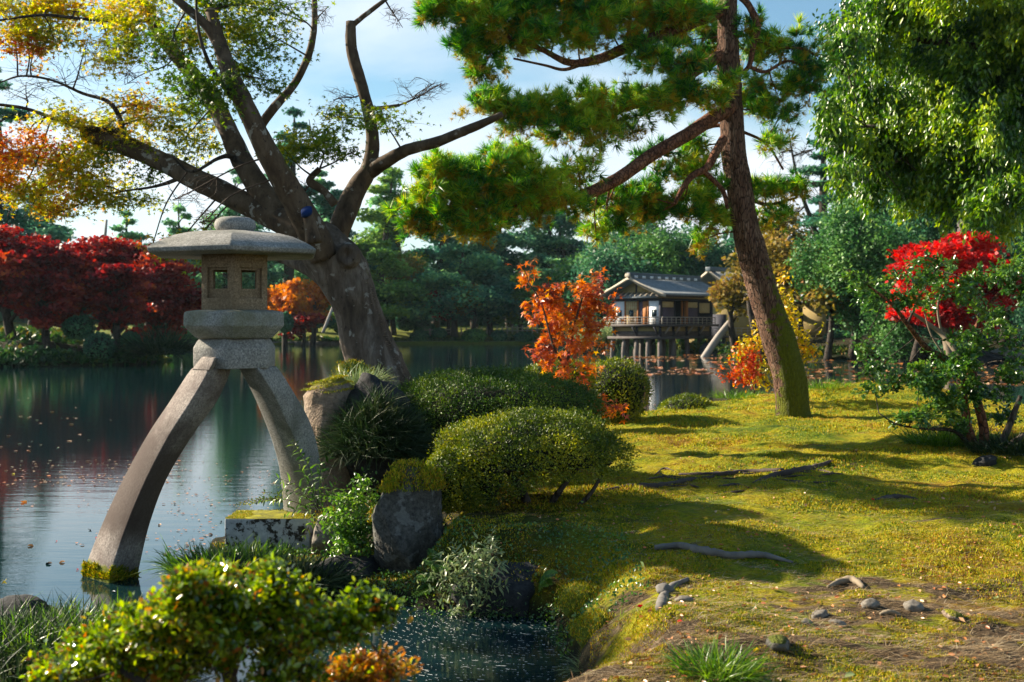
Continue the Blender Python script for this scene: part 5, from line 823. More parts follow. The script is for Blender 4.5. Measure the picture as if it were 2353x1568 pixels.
for k, (u, v, s, lab, m) in enumerate([(1478, 1312, .05, 'small pale green leaf in the shaded moss right of the shrub', 'herb_pale'), (1580, 1352, .04, 'whitish leaf above the exposed root stub', 'herb_pale'), (2285, 1382, .05, 'pale green leaf alone on the right half of the moss', 'herb_pale'), (2328, 1407, .05, 'dry beige leaf near the right frame edge', 'straw'), (2195, 1432, .055, 'orange brown curled leaf on the moss at the right', 'float_leaf'),
    (1463, 1405, .05, 'upright red leaf in the shade near the moss cushions', 'red_bright'), (1568, 1440, .03, 'tiny red leaf on the dark soil', 'red_bright'), (2010, 1155, .035, 'red leaf by the root stub on the sunlit moss', 'red_bright'), (1965, 1625 - 60, .05, 'whitish leaf at the bottom edge of the soil', 'herb_pale'), (2350, 1530, .05, 'brown leaf at the bottom right corner', 'float_leaf'), (1745, 1505, .045, 'yellow leaf by the flat mossy stone', 'yellow_leaf')]):
    p = Gn(u, min(v, 1560)) + [0, 0, .012]; mb = MB(); scatter(mb, OVAL[0] * [1, 1, 3], OVAL[1], p[None], rdir(r, 1, 0, .2), nrm(np.array([[-.1, -.5, 1]]) + r.normal(0, .2, (1, 3))), [s * .9]); lone('fallen_leaf', mb, M[m], lab, 'leaf', p, 'fallen leaves on the moss')
# ---- floating leaves
fl = 'leaves floating on the pond'
def wpt(u, v): d = CH * FPX / (v - VH); return np.array([(u - 1176.5) / FPX * d, d, .006])
for k, (u, v, s, lab, m) in enumerate([(48, 1155, .10, 'big orange leaf floating left of the lantern leg', 'maple_leaf_orange'), (28, 1090, .06, 'small yellow leaf floating above the big orange one', 'yellow_leaf'), (62, 1256, .07, 'orange and white leaf floating below the big orange one', 'float_leaf'), (10, 1338, .07, 'yellow orange leaf floating at the left edge above the black rock', 'yellow_leaf'), (120, 1297, .07, 'dark brown curled leaf floating left of the leg foot', 'dark_bark'), (150, 1293, .06, 'pale strip of leaf beside the dark curled one', 'float_leaf'),
    (205, 1220, .06, 'brown leaf floating touching the left side of the submerged leg', 'dark_bark'), (218, 1237, .03, 'tiny red leaf by the submerged leg', 'red_bright'), (370, 1208, .05, 'brown leaf floating right of the leg', 'float_leaf'), (478, 1230, .055, 'ochre leaf floating near the stone block', 'float_leaf'), (425, 1255, .045, 'small ochre leaf floating in front of the stone block', 'float_leaf'), (405, 1160, .04, 'dark red leaf floating between the lantern legs', 'dark_bark'), (505, 1200, .04, 'dark brown leaf floating touching the stone block', 'dark_bark'), (128, 1245, .03, 'pink leaf floating left of the leg, smallest one', 'red_bright'), (265, 1362, .04, 'white leaf floating at the moss collar of the leg', 'speck'), (175, 1310, .03, 'thin red stalk floating left of the leg foot', 'red_bright')]):
    p = wpt(u, v); mb = MB(); scatter(mb, OVAL[0] * [1, 1.2, 3.5], OVAL[1], p[None], rdir(r, 1, 0, 0), np.array([[0, 0, 1.0]]), [s * .8]); lone('floating_leaf', mb, M[m], lab, 'leaf', p, fl)
def floatfield(n, us, vs, sz, mb, ex=1):
    u = r.uniform(*us, n); v = vs[0] + (vs[1] - vs[0]) * r.uniform(0, 1, n) ** ex; d = CH * FPX / (v - VH); p = np.stack([(u - 1176.5) / FPX * d, d, np.full(n, .008)], 1); q = fbm(p * [.5, .5, 1], 3, 55) > -.05
    p = p[q]; k = len(p); scatter(mb, OVAL[0] * [1, 1.2, 1], OVAL[1], p, rdir(r, k, 0, 0), rdir(r, k, 9), r.uniform(*sz, k))
mb = MB(); floatfield(380, (0, 640), (1055, 1330), (.015, .045), mb, .8); floatfield(150, (0, 420), (1060, 1120), (.02, .06), mb); floatfield(200, (380, 660), (1080, 1300), (.015, .045), mb); floatfield(60, (0, 330), (900, 1040), (.05, .10), mb)
floatfield(520, (1440, 1700), (816, 862), (.14, .34), mb, 1.6); floatfield(700, (1850, 2353), (828, 890), (.10, .30), mb, 1.3); floatfield(60, (1500, 1560), (930, 975), (.06, .1), mb); floatfield(160, (1640, 1900), (824, 850), (.14, .3), mb)
struct('floating_litter', mb, M['float_leaf'], 'stuff')
# curved trails of white specks on the dark pool in front
mb = MB(); n = 2600; th = r.uniform(-.9, 1.1, n); rad_ = .25 + r.uniform(0, 1, n) ** .7 * 2.1; rad_ = np.round(rad_ / .055) * .055 + r.normal(0, .010, n); cx_, cy_ = .55, 7.35
ang = math.pi + .35 + th; px = cx_ + np.cos(ang) * rad_; py = cy_ + np.sin(ang) * rad_ * .8; m = (sdf(px, py, LAND) < -.04) & (py < 7.6); px, py, ang = px[m], py[m], ang[m]; n = len(px); dirx = np.stack([-np.sin(ang), np.cos(ang) * .8, 0 * ang], 1)
SPK = (np.array([(-.5, -.5, 0), (.5, -.5, 0), (.5, .5, 0), (-.5, .5, 0)]), np.array([(0, 1, 2, 3)]))
ln = r.uniform(.3, 1, n) ** 2
for lo, hi, ax2 in ((0, .5, 1.6), (.5, .85, 3.5), (.85, 1.1, 7)):
    q = (ln >= lo) & (ln < hi); scatter(mb, SPK[0] * [ax2, 1, 1], SPK[1], np.stack([px, py, np.full(n, .004)], 1)[q], dirx[q], np.tile([[0, 0, 1.0]], (q.sum(), 1)), r.uniform(.0025, .0055, q.sum()))
struct('foam_specks', mb, M['speck'], 'stuff')

# dark leafy cover on the steep shaded bank between the rocks and the pool
r = rs(231); n = 26000; x = r.uniform(-2.3, .75, n); y = r.uniform(5.2, 10.2, n); s_ = sdf(x, y, LAND); m = (s_ > -.1) & (s_ < .62) & ~((x > .1) & (y < 6.2)); x, y, s_ = x[m], y[m], s_[m]; z = Hn(x, y); k = len(x); hump = np.clip(.45 + fbm(np.stack([x, y, z], 1) * 2.2, 3, 5), 0, 1); mb = MB()
scatter(mb, OVAL[0], OVAL[1], np.stack([x, y, np.maximum(z, 0) + r.uniform(0, .10, k) * hump], 1), rdir(r, k, .15), nrm(rdir(r, k) * .6 + [-.1, -.3, .7]), r.uniform(.012, .028, k)); struct('bank_cover', mb, M['camellia'], 'stuff')
# ---------------------------------------------------------------- teahouse over the water
TH = 45; c_ = P(1518, 750, 73.6); T = thing('teahouse', 'wooden teahouse on stilts over the pond with white panels and a grey gabled roof', 'teahouse', (c_[0], c_[1], 0), None, math.radians(TH))
M['th_wood'] = plain('th_wood', (.10, .085, .08), .8, .5, 3); M['th_dark'] = plain('th_dark', (.035, .035, .05), .8, .4, 3); M['th_rail'] = plain('th_rail', (.36, .32, .28), .8, .3, 3)
M['th_white'] = plain('th_white', (.78, .80, .82), .8, .12, 2); M['th_ochre'] = plain('th_ochre', (.36, .27, .11), .9, .35, 1.2); M['th_orange'] = plain('th_orange', (.34, .13, .035), .7, .3, 3); M['th_paper'] = plain('th_paper', (.52, .42, .22), .8, .2, 4)
M['th_glass'] = plain('th_glass', (.015, .03, .04), .15, .2, 2); M['th_roof'] = stonemat('th_roof', (.16, .18, .19), (.34, .36, .37), 6, (.22, .23, .24), .4, bump=.6, bd=.05); M['th_ridge'] = plain('th_ridge', (.10, .13, .15), .45, .4, 2); M['th_barge'] = plain('th_barge', (.52, .44, .33), .75, .35, 2)
M['th_stilt'] = plain('th_stilt', (.16, .135, .12), .85, .5, 3); M['th_plum'] = plain('th_plum', (.10, .075, .11), .8, .3, 3)
Wg, Lg = 3.95, 5.6                                # gable width (local y), side length (local x)
def bx(*a):
    mb = MB()
    for q in a: box(mb, q[:3], q[3:])
    return mb
Z0 = np.zeros(3)
zf, zt, ze, za = 1.97, 3.50, 3.92, 5.05
part('floor', bx((-.45, -.45, zf - .16, Lg + .3, Wg + .6, zf)), M['th_wood'], T, off=Z0)
mb = MB()
for x0, y0, x1, y1 in ((0, 0, 0, Wg), (0, 0, Lg, 0)): pass
part('skirt_wall', bx((.05, .05, 1.34, Lg, Wg - .05, zf - .162)), M['th_ochre'], T, off=Z0)
part('skirt_board', bx((.02, .02, 1.16, Lg + .03, Wg - .02, 1.50)), M['th_wood'], T, off=Z0)
part('sill_beam', bx((-.30, -.30, .98, Lg + .1, Wg + .30, 1.155)), M['th_wood'], T, off=Z0)
for k, y in enumerate((0.04, Wg / 2, Wg - .04)): part('post', bx((-.05, y - .07, 1.157, .05, y + .07, zf - .165)), M['th_dark'], T, off=Z0)
for k, x in enumerate((1.35, 2.8, 4.2, Lg - .05)): part('post', bx((x - .07, -.05, 1.157, x + .07, .05, zf - .165)), M['th_dark'], T, off=Z0)
# stilts
for k, (x, y) in enumerate([(0.0, .05), (0.0, 1.0), (0, 1.95), (0, 3.0), (0, 3.95), (1.4, .05), (1.4, 2.0), (1.4, 3.9), (2.9, .05), (2.9, 2.0), (4.3, .05), (4.3, 2.4), (5.5, .05), (1.2, 3.0), (2.6, 3.6)]):
    mb = MB(); tube(mb, [(x - .12 * (x < .5), y + .10 * (y - 2) / 2, -.6), (x, y, .98)], [.17, .15], 10, 3, .1, k); part('stilt', mb, M['th_stilt'], T, smooth=True, off=Z0)
# corner and wall posts
for (x, y, w_) in [(0, 0, .16), (0, 1.0, .09), (0, 1.86, .08), (0, 2.94, .09), (0, Wg, .16)]: part('post', bx((x - w_ / 2, y - w_ / 2, zf + .002, x + w_ / 2, y + w_ / 2, zt)), M['th_orange'] if w_ < .15 else M['th_dark'], T, off=Z0)
for (x, w_) in [(1.45, .12), (2.3, .10), (2.75, .2), (4.1, .12), (Lg, .16)]: part('post', bx((x - w_ / 2, -w_ / 2, zf + .002, x + w_ / 2, w_ / 2, zt)), M['th_orange'] if w_ < .11 or w_ == .2 else M['th_dark'], T, off=Z0)
for y0 in (.09, 3.0): 
    pn = part('wall_panel', bx((-.02, y0, zf + .002, .02, y0 + .86, zt - .02)), M['th_white'], T, off=Z0); part('window', bx((-.035, y0 + .22, zf + .50, -.021, y0 + .62, zf + .93)), M['th_glass'], pn, off=Z0)
mb = bx((-.01, 1.92, zf + .002, .015, 2.88, zt - .04)); pn = part('paper_screen', mb, M['th_paper'], T, off=Z0)
mb = MB()
for k in range(6): y = 1.93 + k * .185; box(mb, (-.025, y, zf + .01, -.011, y + .02, zt - .05))
for k in range(7): z = zf + .1 + k * .22; box(mb, (-.028, 1.92, z, -.0255, 2.88, z + .018))
part('lattice', mb, M['th_orange'], pn, off=Z0); part('window', bx((-.04, 2.22, zf + .5, -.029, 2.6, zf + .93)), M['th_glass'], pn, off=Z0)
part('sliding_door', bx((-.01, 1.06, zf + .002, .015, 1.45, zt - .04)), M['th_orange'], T, off=Z0); part('sliding_door', bx((.03, 1.46, zf + .002, .05, 1.81, zt - .04)), M['th_plum'], T, off=Z0)
for x0, x1 in ((.10, 1.38), (2.86, 4.02)):
    pn = part('shutter', bx((x0, -.02, zf + .002, x1, .02, zf + 1.08)), M['th_plum'], T, off=Z0); part('paper_screen', bx((x0, -.015, zf + 1.09, x1, .015, zt - .06)), M['th_paper'], T, off=Z0)
pn = part('paper_screen', bx((4.2, -.02, zf + .75, 5.4, .02, zt - .1)), M['th_paper'], T, off=Z0)
part('lintel', bx((-.06, -.06, zt, .06, Wg + .06, zt + .14), (.061, -.06, zt, Lg + .1, .06, zt + .14)), M['th_dark'], T, off=Z0)
part('upper_wall', bx((.0, .02, zt + .141, .04, Wg - .02, zt + .42), (.041, .02, zt + .141, Lg, .05, zt + .42)), M['th_ochre'], T, off=Z0)
for q in ((Lg - .06, .1, zf + .003, Lg - .0, Wg, zt + .4), (.1, Wg - .05, zf + .003, 1.4, Wg, zt + .4), (3.0, Wg - .05, zf + .003, Lg - .07, Wg, zt + .4)): part('rear_wall', bx(q), M['th_dark'], T, off=Z0)
part('ceiling', bx((.07, .07, zt + .43, Lg, Wg - .07, zt + .46)), M['th_dark'], T, off=Z0)
# railing
def rail(mb, a, b, n, zt_=.44):
    a = np.array(a, float); b = np.array(b, float)
    for h in (zt_, zt_ * .62, zt_ * .22): beam(mb, a + [0, 0, h], b + [0, 0, h], .035 if h < zt_ else .06, .035 if h < zt_ else .06)
    for k in range(n + 1): q = a + (b - a) * k / n; beam(mb, q, q + [0, 0, zt_ - .03], .04, .04)
mb = MB(); rail(mb, (-.40, -.40, zf + .003), (-.40, Wg + .5, zf + .003), 9); rail(mb, (-.33, -.40, zf + .003), (Lg - .1, -.40, zf + .003), 12); part('railing', mb, M['th_rail'], T, off=Z0)
for k, y in enumerate((.2, 2.0, 3.7)):
    mb = MB(); beam(mb, (-.06, y, zf - .62), (-.42, y, zf - .18), .09, .09); part('brace', mb, M['th_dark'], T, off=Z0)
for k, x in enumerate((.4, 1.5, 2.9, 4.2)):
    mb = MB(); beam(mb, (x, -.06, zf - .62), (x, -.42, zf - .18), .09, .09); part('brace', mb, M['th_rail'], T, off=Z0)
# main roof: two slopes with a gentle sag, thick eaves
def roof(mb, x0, x1, y0, y1, ze, za, th=.13, n=8):
    ym = (y0 + y1) / 2; rings = []
    for x in (x0, x1):
        top = [(x, y0 + (y1 - y0) * k / (2 * n), ze + (za - ze) * (1 - abs(k / n - 1)) ** 1.25) for k in range(2 * n + 1)]; rings.append(top + [(a, b, c - th) for a, b, c in top[::-1]])
    loft(mb, rings)
mb = MB(); roof(mb, -.80, Lg + 1.4, -1.0, Wg + 1.0, ze, za, .12); rf = part('roof', mb, M['th_roof'], T, off=Z0)
mb = MB(); ym = Wg / 2; n = 8
for x in (-.85,):
    top = [(x, -1.05 + (Wg + 2.1) * k / (2 * n), ze - .03 + (za - ze + .08) * (1 - abs(k / n - 1)) ** 1.25) for k in range(2 * n + 1)]
    loft(mb, [[(a, b, c - .22) for a, b, c in top] + top[::-1], [(a + .048, b, c - .22) for a, b, c in top] + [(a + .048, b, c) for a, b, c in top[::-1]]])
part('barge_board', mb, M['th_barge'], T, off=Z0)
mb = MB(); box(mb, (-.75, ym - .22, za - .12, Lg + 1.3, ym + .22, za + .16)); box(mb, (-.87, ym - .15, za + .161, Lg + 1.4, ym + .15, za + .30)); rd = part('ridge', mb, M['th_ridge'], rf, off=Z0, bevel=.03)
for k in range(9):
    mb = MB(); x = -.5 + k * .82; box(mb, (x, ym - .24, za - .06, x + .34, ym - .222, za + .10)); part('ridge_tile', mb, M['th_white'], rd, off=Z0)
mb = MB(); box(mb, (-1.0, ym - .2, za - .02, -.88, ym + .2, za + .22)); part('ridge_end', mb, M['th_barge'], rd, off=Z0, bevel=.04)
mb = MB(); v = [(-.02, .1, zt + .42), (-.02, Wg - .1, zt + .42), (-.02, ym, za - .18), (.03, .1, zt + .42), (.03, Wg - .1, zt + .42), (.03, ym, za - .18)]; mb.add(v, [(0, 2, 1), (3, 4, 5), (0, 1, 4, 3), (1, 2, 5, 4), (2, 0, 3, 5)]); part('gable_wall', mb, M['th_ochre'], T, off=Z0)
part('gable_strut', bx((-.05, ym - .06, zt + .43, -.021, ym + .06, za - .25)), M['th_dark'], T, off=Z0)
# small shingled pent roof under the gable
mb = MB(); box(mb, (-.42, -.05, zt + .16, -.35, Wg + .35, zt + .26)); v = [(-.42, -.1, zt + .262), (-.42, Wg + .4, zt + .262), (.0, Wg + .2, zt + .50), (.0, 0, zt + .50), (-.42, -.1, zt + .30), (-.42, Wg + .4, zt + .30), (.0, Wg + .2, zt + .55), (.0, 0, zt + .55)]
mb.add(v, [(0, 1, 2, 3), (7, 6, 5, 4), (0, 4, 5, 1), (1, 5, 6, 2), (2, 6, 7, 3), (3, 7, 4, 0)]); pr_ = part('pent_roof', mb, M['th_roof'], T, off=Z0)
mb = MB()
for k in range(10): y = 0 + k * .44; tube(mb, [(-.46, y, zt + .33), (-.02, y, zt + .57)], [.05, .05], 8, 2)
part('tile_row', mb, M['th_barge'], pr_, off=Z0)
mb = MB()
for k in range(18): x = -.5 + k * .36; box(mb, (x, -.92, ze - .17, x + .07, -.05, ze - .11))
part('rafters', mb, M['th_wood'], T, off=Z0)
# walkway with railing at the right of the teahouse
b = P(1636, 765, 76); T2 = thing('walkway', 'small wooden walkway with a railing joining the teahouse to the bank', 'walkway', (b[0], b[1], 0), None, math.radians(20))
part('deck', bx((-.3, -.5, 1.05, 3.0, .5, 1.2)), M['th_wood'], T2, off=Z0); mb = MB(); rail(mb, (-.2, -.45, 1.205), (2.9, -.45, 1.205), 7, .5); part('railing', mb, M['th_rail'], T2, off=Z0)
for x in (.2, 1.6): part('post', bx((x, -.4, -.4, x + .15, -.25, 1.045)), M['th_dark'], T2, off=Z0)
# house behind, its gabled roof showing over the teahouse
b = P(1700, 700, 88); T3 = thing('garden_house', 'brown garden house with a pale barge board behind the teahouse', 'house', (b[0], b[1], .55), None, math.radians(45))
part('wall', bx((-1.0, -1.2, 0, 7, 4.2, 3.4)), M['th_ochre'], T3, off=Z0); mb = MB(); roof(mb, -2.0, 8, -2.2, 5.2, 3.5, 5.6, .15); rf = part('roof', mb, M['th_roof'], T3, off=Z0)
mb = MB(); top = [(-2.06, -2.25 + 7.5 * k / 16, 3.5 + 2.15 * (1 - abs(k / 8 - 1)) ** 1.25) for k in range(17)]; loft(mb, [[(a, y, c - .25) for a, y, c in top] + top[::-1], [(a + .055, y, c - .25) for a, y, c in top] + [(a + .055, y, c) for a, y, c in top[::-1]]]); part('barge_board', mb, M['th_barge'], T3, off=Z0)
mb = MB(); box(mb, (-2.1, 1.25, 5.5, 8.1, 1.75, 5.85)); part('ridge', mb, M['th_ridge'], rf, off=Z0, bevel=.04)
part('door', bx((-1.04, .6, 0.02, -1.002, 2.0, 2.2)), M['th_dark'], T3, off=Z0)
for (u, v, d, lab, wm, s) in [(1900, 785, 72, 'low ochre walled garden hut under the trees right of the pine', 'th_ochre', 1.0), (1995, 788, 76, 'pale walled garden hut farther right, half hidden by branches', 'th_white', 1.15)]:
    b = onf(P(u, v, d)[0], d); t = thing('garden_hut', lab, 'hut', b, 'huts on the right bank', math.radians(-12)); part('wall', bx((-1.6 * s, -1, 0, 1.6 * s, 1, 2.1 * s)), M[wm], t, off=Z0); mb = MB(); roof(mb, -2.1 * s, 2.1 * s, -1.6, 1.6, 2.15 * s, 3.0 * s, .1); part('roof', mb, M['th_roof'], t, off=Z0)
    part('door', bx((-.1 * s, -1.04, .05, .8 * s, -1.002, 1.8 * s)), M['th_dark'], t, off=Z0); part('post', bx((-1.66 * s, -1.06, 0, -1.52 * s, -.95, 2.1 * s)), M['th_wood'], t, off=Z0)
# leaning prop poles
mb = MB(); tube(mb, [P(1612, 832, 68), P(1650, 775, 69.5), P(1692, 722, 71), P(1745, 640, 73), P(1815, 545, 75)], [.24, .22, .2, .17, .12], 10, 3, .05); lone('prop_pole', mb, M['th_rail'], 'long pale pole leaning out of the pond to prop a tree beside the teahouse', 'pole', P(1612, 832, 68), smooth=True)
for u0, v0, u1, v1, d, lab in [(742, 765, 765, 705, 88, 'pale prop pole leaning behind the maple trunk'), (240, 560, 245, 505, 90, 'thin pale bare post between the far left pines')]:
    mb = MB(); a, b = P(u0, v0, d), P(u1, v1, d); tube(mb, [a, b], [.13, .09], 8, 3); lone('prop_pole', mb, M['th_rail'], lab, 'pole', a, smooth=True)
# ---------------------------------------------------------------- fences
def fence(label, a, b, n, h, mat='th_rail', group=None):
    a = np.array(a, float); b = np.array(b, float); t = thing('fence', label, 'fence', a, group)
    for k in range(n + 1): q = a + (b - a) * k / n; q = onf(q[0], q[1]); mb = MB(); box(mb, (q[0] - .07, q[1] - .07, q[2] - .1), (q[0] + .07, q[1] + .07, q[2] + h)); part('post', mb, M[mat], t)
    mb = MB()
    for z in (.35, .75): 
        p = [onf(*(a + (b - a) * s)[:2]) + [0, -.09, h * z] for s in np.linspace(0, 1, 9)]
        for i in range(8): beam(mb, p[i], p[i + 1], .07, .08)
    part('rail', mb, M[mat], t); return t
fence('low pale post and rail fence along the far shore path', onf(P(976, 0, 121)[0], 121), onf(P(1235, 0, 124)[0], 124), 22, .85)
fence('dark rail fence on the right bank under the red maple', onf(P(2120, 0, 70)[0], 70), onf(P(2290, 0, 69)[0], 69), 16, 1.0)
fence('low fence behind the sunlit lawn at the far left shore', onf(P(340, 0, 124)[0], 124), onf(P(470, 0, 124)[0], 124), 12, 1.1)
# ---------------------------------------------------------------- garden lamps and sign
M['verdigris'] = plain('verdigris', (.05, .22, .22), .6, .3, 3); M['lampglass'] = plain('lampglass', (.25, .45, .5), .4, .2, 3)
for (u, d, s, lab) in [(954, 126, 1.0, 'taller blue green garden lantern on the far shore'), (914, 130, .75, 'shorter blue green garden lantern left of the taller one')]:
    b = onf(P(u, 0, d)[0], d); t = thing('garden_lamp', lab, 'lamp', b, 'blue green lanterns on the far shore'); s *= 1.15
    mb = MB(); box(mb, b + [-.12 * s, -.12 * s, -.1], b + [.12 * s, .12 * s, 1.7 * s]); part('post', mb, M['verdigris'], t)
    mb = MB(); box(mb, b + [-.32 * s, -.32 * s, 1.71 * s], b + [.32 * s, .32 * s, 2.25 * s]); part('lamp_box', mb, M['lampglass'], t)
    mb = MB(); e = b + np.array([0, 0, 2.26 * s]); k = .75 * s; mb.add([e + np.array(q) for q in ((-k, -k, 0), (k, -k, 0), (k, k, 0), (-k, k, 0), (0, 0, .45 * s))], [(0, 3, 2, 1), (0, 1, 4), (1, 2, 4), (2, 3, 4), (3, 0, 4)]); part('roof', mb, M['verdigris'], t)
b = onf(P(401, 0, 118)[0], 122); t = thing('sign_board', 'small white sign board on the far lawn left of the lantern', 'sign', b); mb = MB(); box(mb, b + [-.5, -.03, .75], b + [.5, .03, 1.65]); part('board', mb, M['th_white'], t); mb = MB(); box(mb, b + [-.4, -.02, 0], b + [-.33, .05, .749]); box(mb, b + [.33, -.02, 0], b + [.4, .05, .749]); part('leg', mb, M['th_wood'], t)
# ---------------------------------------------------------------- far trees
def leafcloud(mb, c, rad, n, s, r, flat=.5, up=.5, tmpl=QUAD, core=.0):
    d = rdir(r, n); q = r.uniform(core, 1, n) ** .45; p = c + d * q[:, None] * rad; p += r.normal(0, .12, (n, 3)) * np.array(rad)
    Z = nrm(r.normal(0, flat, (n, 3)) + [0, 0, up]); scatter(mb, tmpl[0], tmpl[1], p, rdir(r, n, 0, .5), Z, s * r.uniform(.6, 1.3, n))
def farpine(label, u, d, vt, wpx, mat, seed, lean=0, low=.28, pads=13, trunkm='dark_bark', leaf=None, group='pines on the far shore', name='pine_tree', base=None, flat=.30):
    r = rs(seed); b = onf(P(u, 0, d)[0], d) if base is None else np.array(base, float); zt_ = CH - (vt - VH) / FPX * d; H = zt_ - b[2]; w_ = wpx * 1.35 / FPX * d / 2; s = leaf or d / FPX * 6.5
    t = thing(name, label, 'tree', b, group); mb = MB(); ln = lean * H; tp = [b + [0, 0, -.3], b + [ln * .3 + r.normal(0, .2), 0, H * .35], b + [ln * .75 + r.normal(0, .3), 0, H * .7], b + [ln, 0, H * .98]]
    tr = tube(mb, tp, [.022 * H + .16, .018 * H + .10, .012 * H + .06, .04], 8, 5, .08, seed); part('trunk', mb, M[trunkm], t, smooth=True); tw = MB(); LV = MB()
    for k in range(pads):
        h = low + (1 - low) * (k + .5) / pads; z = h * H; a = r.uniform(0, 6.28) if k % 2 else (0 if (k // 2) % 2 else math.pi) + r.normal(0, .5); ww = w_ * (1.05 - .72 * ((h - low) / (1 - low)) ** 1.3)
        x0 = tr[np.argmin(abs(tr[:, 2] - b[2] - z))]; off = ww * r.uniform(.25, .62) if k < pads - 1 else 0; c = x0 + np.array([math.cos(a) * off, math.sin(a) * off, H * .02]); R_ = np.array([ww * r.uniform(.42, .62), ww * r.uniform(.42, .62), ww * flat * r.uniform(.45, .8)])
        tube(tw, [x0 - [0, 0, H * .03], (x0 + c) / 2 + [0, 0, -.1], c - [0, 0, R_[2] * .4]], [.05 + .004 * H, .05, .03], 5, 3, cap=False)
        leafcloud(LV, c, R_, int(90 + 13.0 * R_[0] * R_[1] / (s * s)), s, r, .35, 1.0)
    part('branches', tw, M[trunkm], t); part('crown', LV, M[mat], t); return t
def fartree(label, u, d, vt, wpx, mat, seed, low=.25, n=16, name='broadleaf_tree', group='broadleaf trees behind the pond', leaf=None, flat=1, dens=1.0, base=None, trunkm='dark_bark', up=.4, spray=False):
    r = rs(seed); b = onf(P(u, 0, d)[0], d) if base is None else np.array(base, float); zt_ = CH - (vt - VH) / FPX * d; H = zt_ - b[2]; w_ = wpx / FPX * d / 2; s = leaf or d / FPX * 5.5
    t = thing(name, label, 'tree', b, group); mb = MB(); top = b + np.array([r.normal(0, .04) * H, 0, H * .75]); tr = tube(mb, [b + [0, 0, -.3], (b + top) / 2 + [r.normal(0, .05) * H, 0, 0], top], [.022 * H + .14, .014 * H + .08, .04], 8, 5, .08, seed); part('trunk', mb, M[trunkm], t, smooth=True); tw = MB(); LV = MB()
    for k in range(n):
        d_ = rdir(r, 1, .1)[0]; q = r.uniform(.35, .75); zc = b[2] + H * (low + (1 - low) / 2); c = np.array([top[0], b[1], zc]) + d_ * np.array([w_, w_, H * (1 - low) / 2]) * q
        R_ = np.array([w_ * .5, w_ * .5, H * (1 - low) * .24 * flat]) * r.uniform(.7, 1.15)
        if spray: R_ = np.array([w_ * .34, w_ * .34, H * .05]) * r.uniform(.6, 1.3)
        x0 = tr[np.argmin(abs(tr[:, 2] - c[2] + H * .15))]
        tube(tw, [x0, (x0 + c) / 2, c], [.10, .07, .03], 5, 3, .0, cap=False); leafcloud(LV, c, R_, int((60 + 7.0 * R_[0] * max(R_[2], R_[0] * .5) / (s * s)) * dens), s, r, .7, up)
    part('branches', tw, M[trunkm], t); part('crown', LV, M[mat], t); return t
# left bank maples
def onb(u, v, d): return onf(P(u, 0, d)[0], d)
fartree('dark red maple at the left frame edge', 30, 57, 490, 320, 'red_leaf', 301, .12, 67, 'red_maple', 'red maples on the left bank', .17, .5, 2.2, spray=True)
fartree('tall crimson maple in the middle of the left red maples', 190, 59, 520, 330, 'red_leaf', 302, .12, 67, 'red_maple', 'red maples on the left bank', .17, .5, 2.2, spray=True)
fartree('small crimson maple leaning over the clipped shrubs on the left bank', 275, 56, 580, 190, 'red_leaf', 303, .16, 46, 'red_maple', 'red maples on the left bank', .16, .5, 2.2, spray=True)
fartree('purplish maple nearest behind the lantern roof', 375, 66, 560, 260, 'red_leaf', 304, .12, 52, 'red_maple', 'red maples on the left bank', .19, .5, 2.2, spray=True)
fartree('red maple behind and above the left group', 345, 76, 535, 130, 'red_leaf', 305, .4, 31, 'red_maple', 'red maples on the left bank', .2, .6, 2, spray=True)
fartree('small red maple left of the dark round shrub', 110, 55, 600, 200, 'red_leaf', 306, .14, 46, 'red_maple', 'red maples on the left bank', .16, .5, 2.2, spray=True)
for u, d, vt, w_, k in [(655, 104, 610, 110, 0), (715, 108, 618, 120, 1), (800, 118, 660, 80, 2), (610, 100, 650, 60, 3)]: fartree(['orange maple right beside the lantern fire box', 'orange maple behind the big maple trunk', 'small orange red maple at the trunk edge', 'low orange maple just behind the fire box'][k], u, d, vt, w_, 'orange_far', 310 + k, .25, 11, 'orange_maple', 'orange maples across the pond', .3, .5, 1.6)
for u, d, vt, w_, k in [(1290, 126, 590, 100, 0), (1030, 122, 655, 120, 1), (960, 128, 600, 110, 2), (690, 104, 705, 120, 3)]: fartree(['dark red maple peeking behind the young orange maple', 'dark red maple under the far pines', 'dull red maple behind the garden lanterns', 'low red maple at the far shore left of the trunk'][k], u, d, vt, w_, 'red_leaf', 320 + k, .25, 9, 'red_maple', 'red maples across the pond', .34, .5, 1.4)
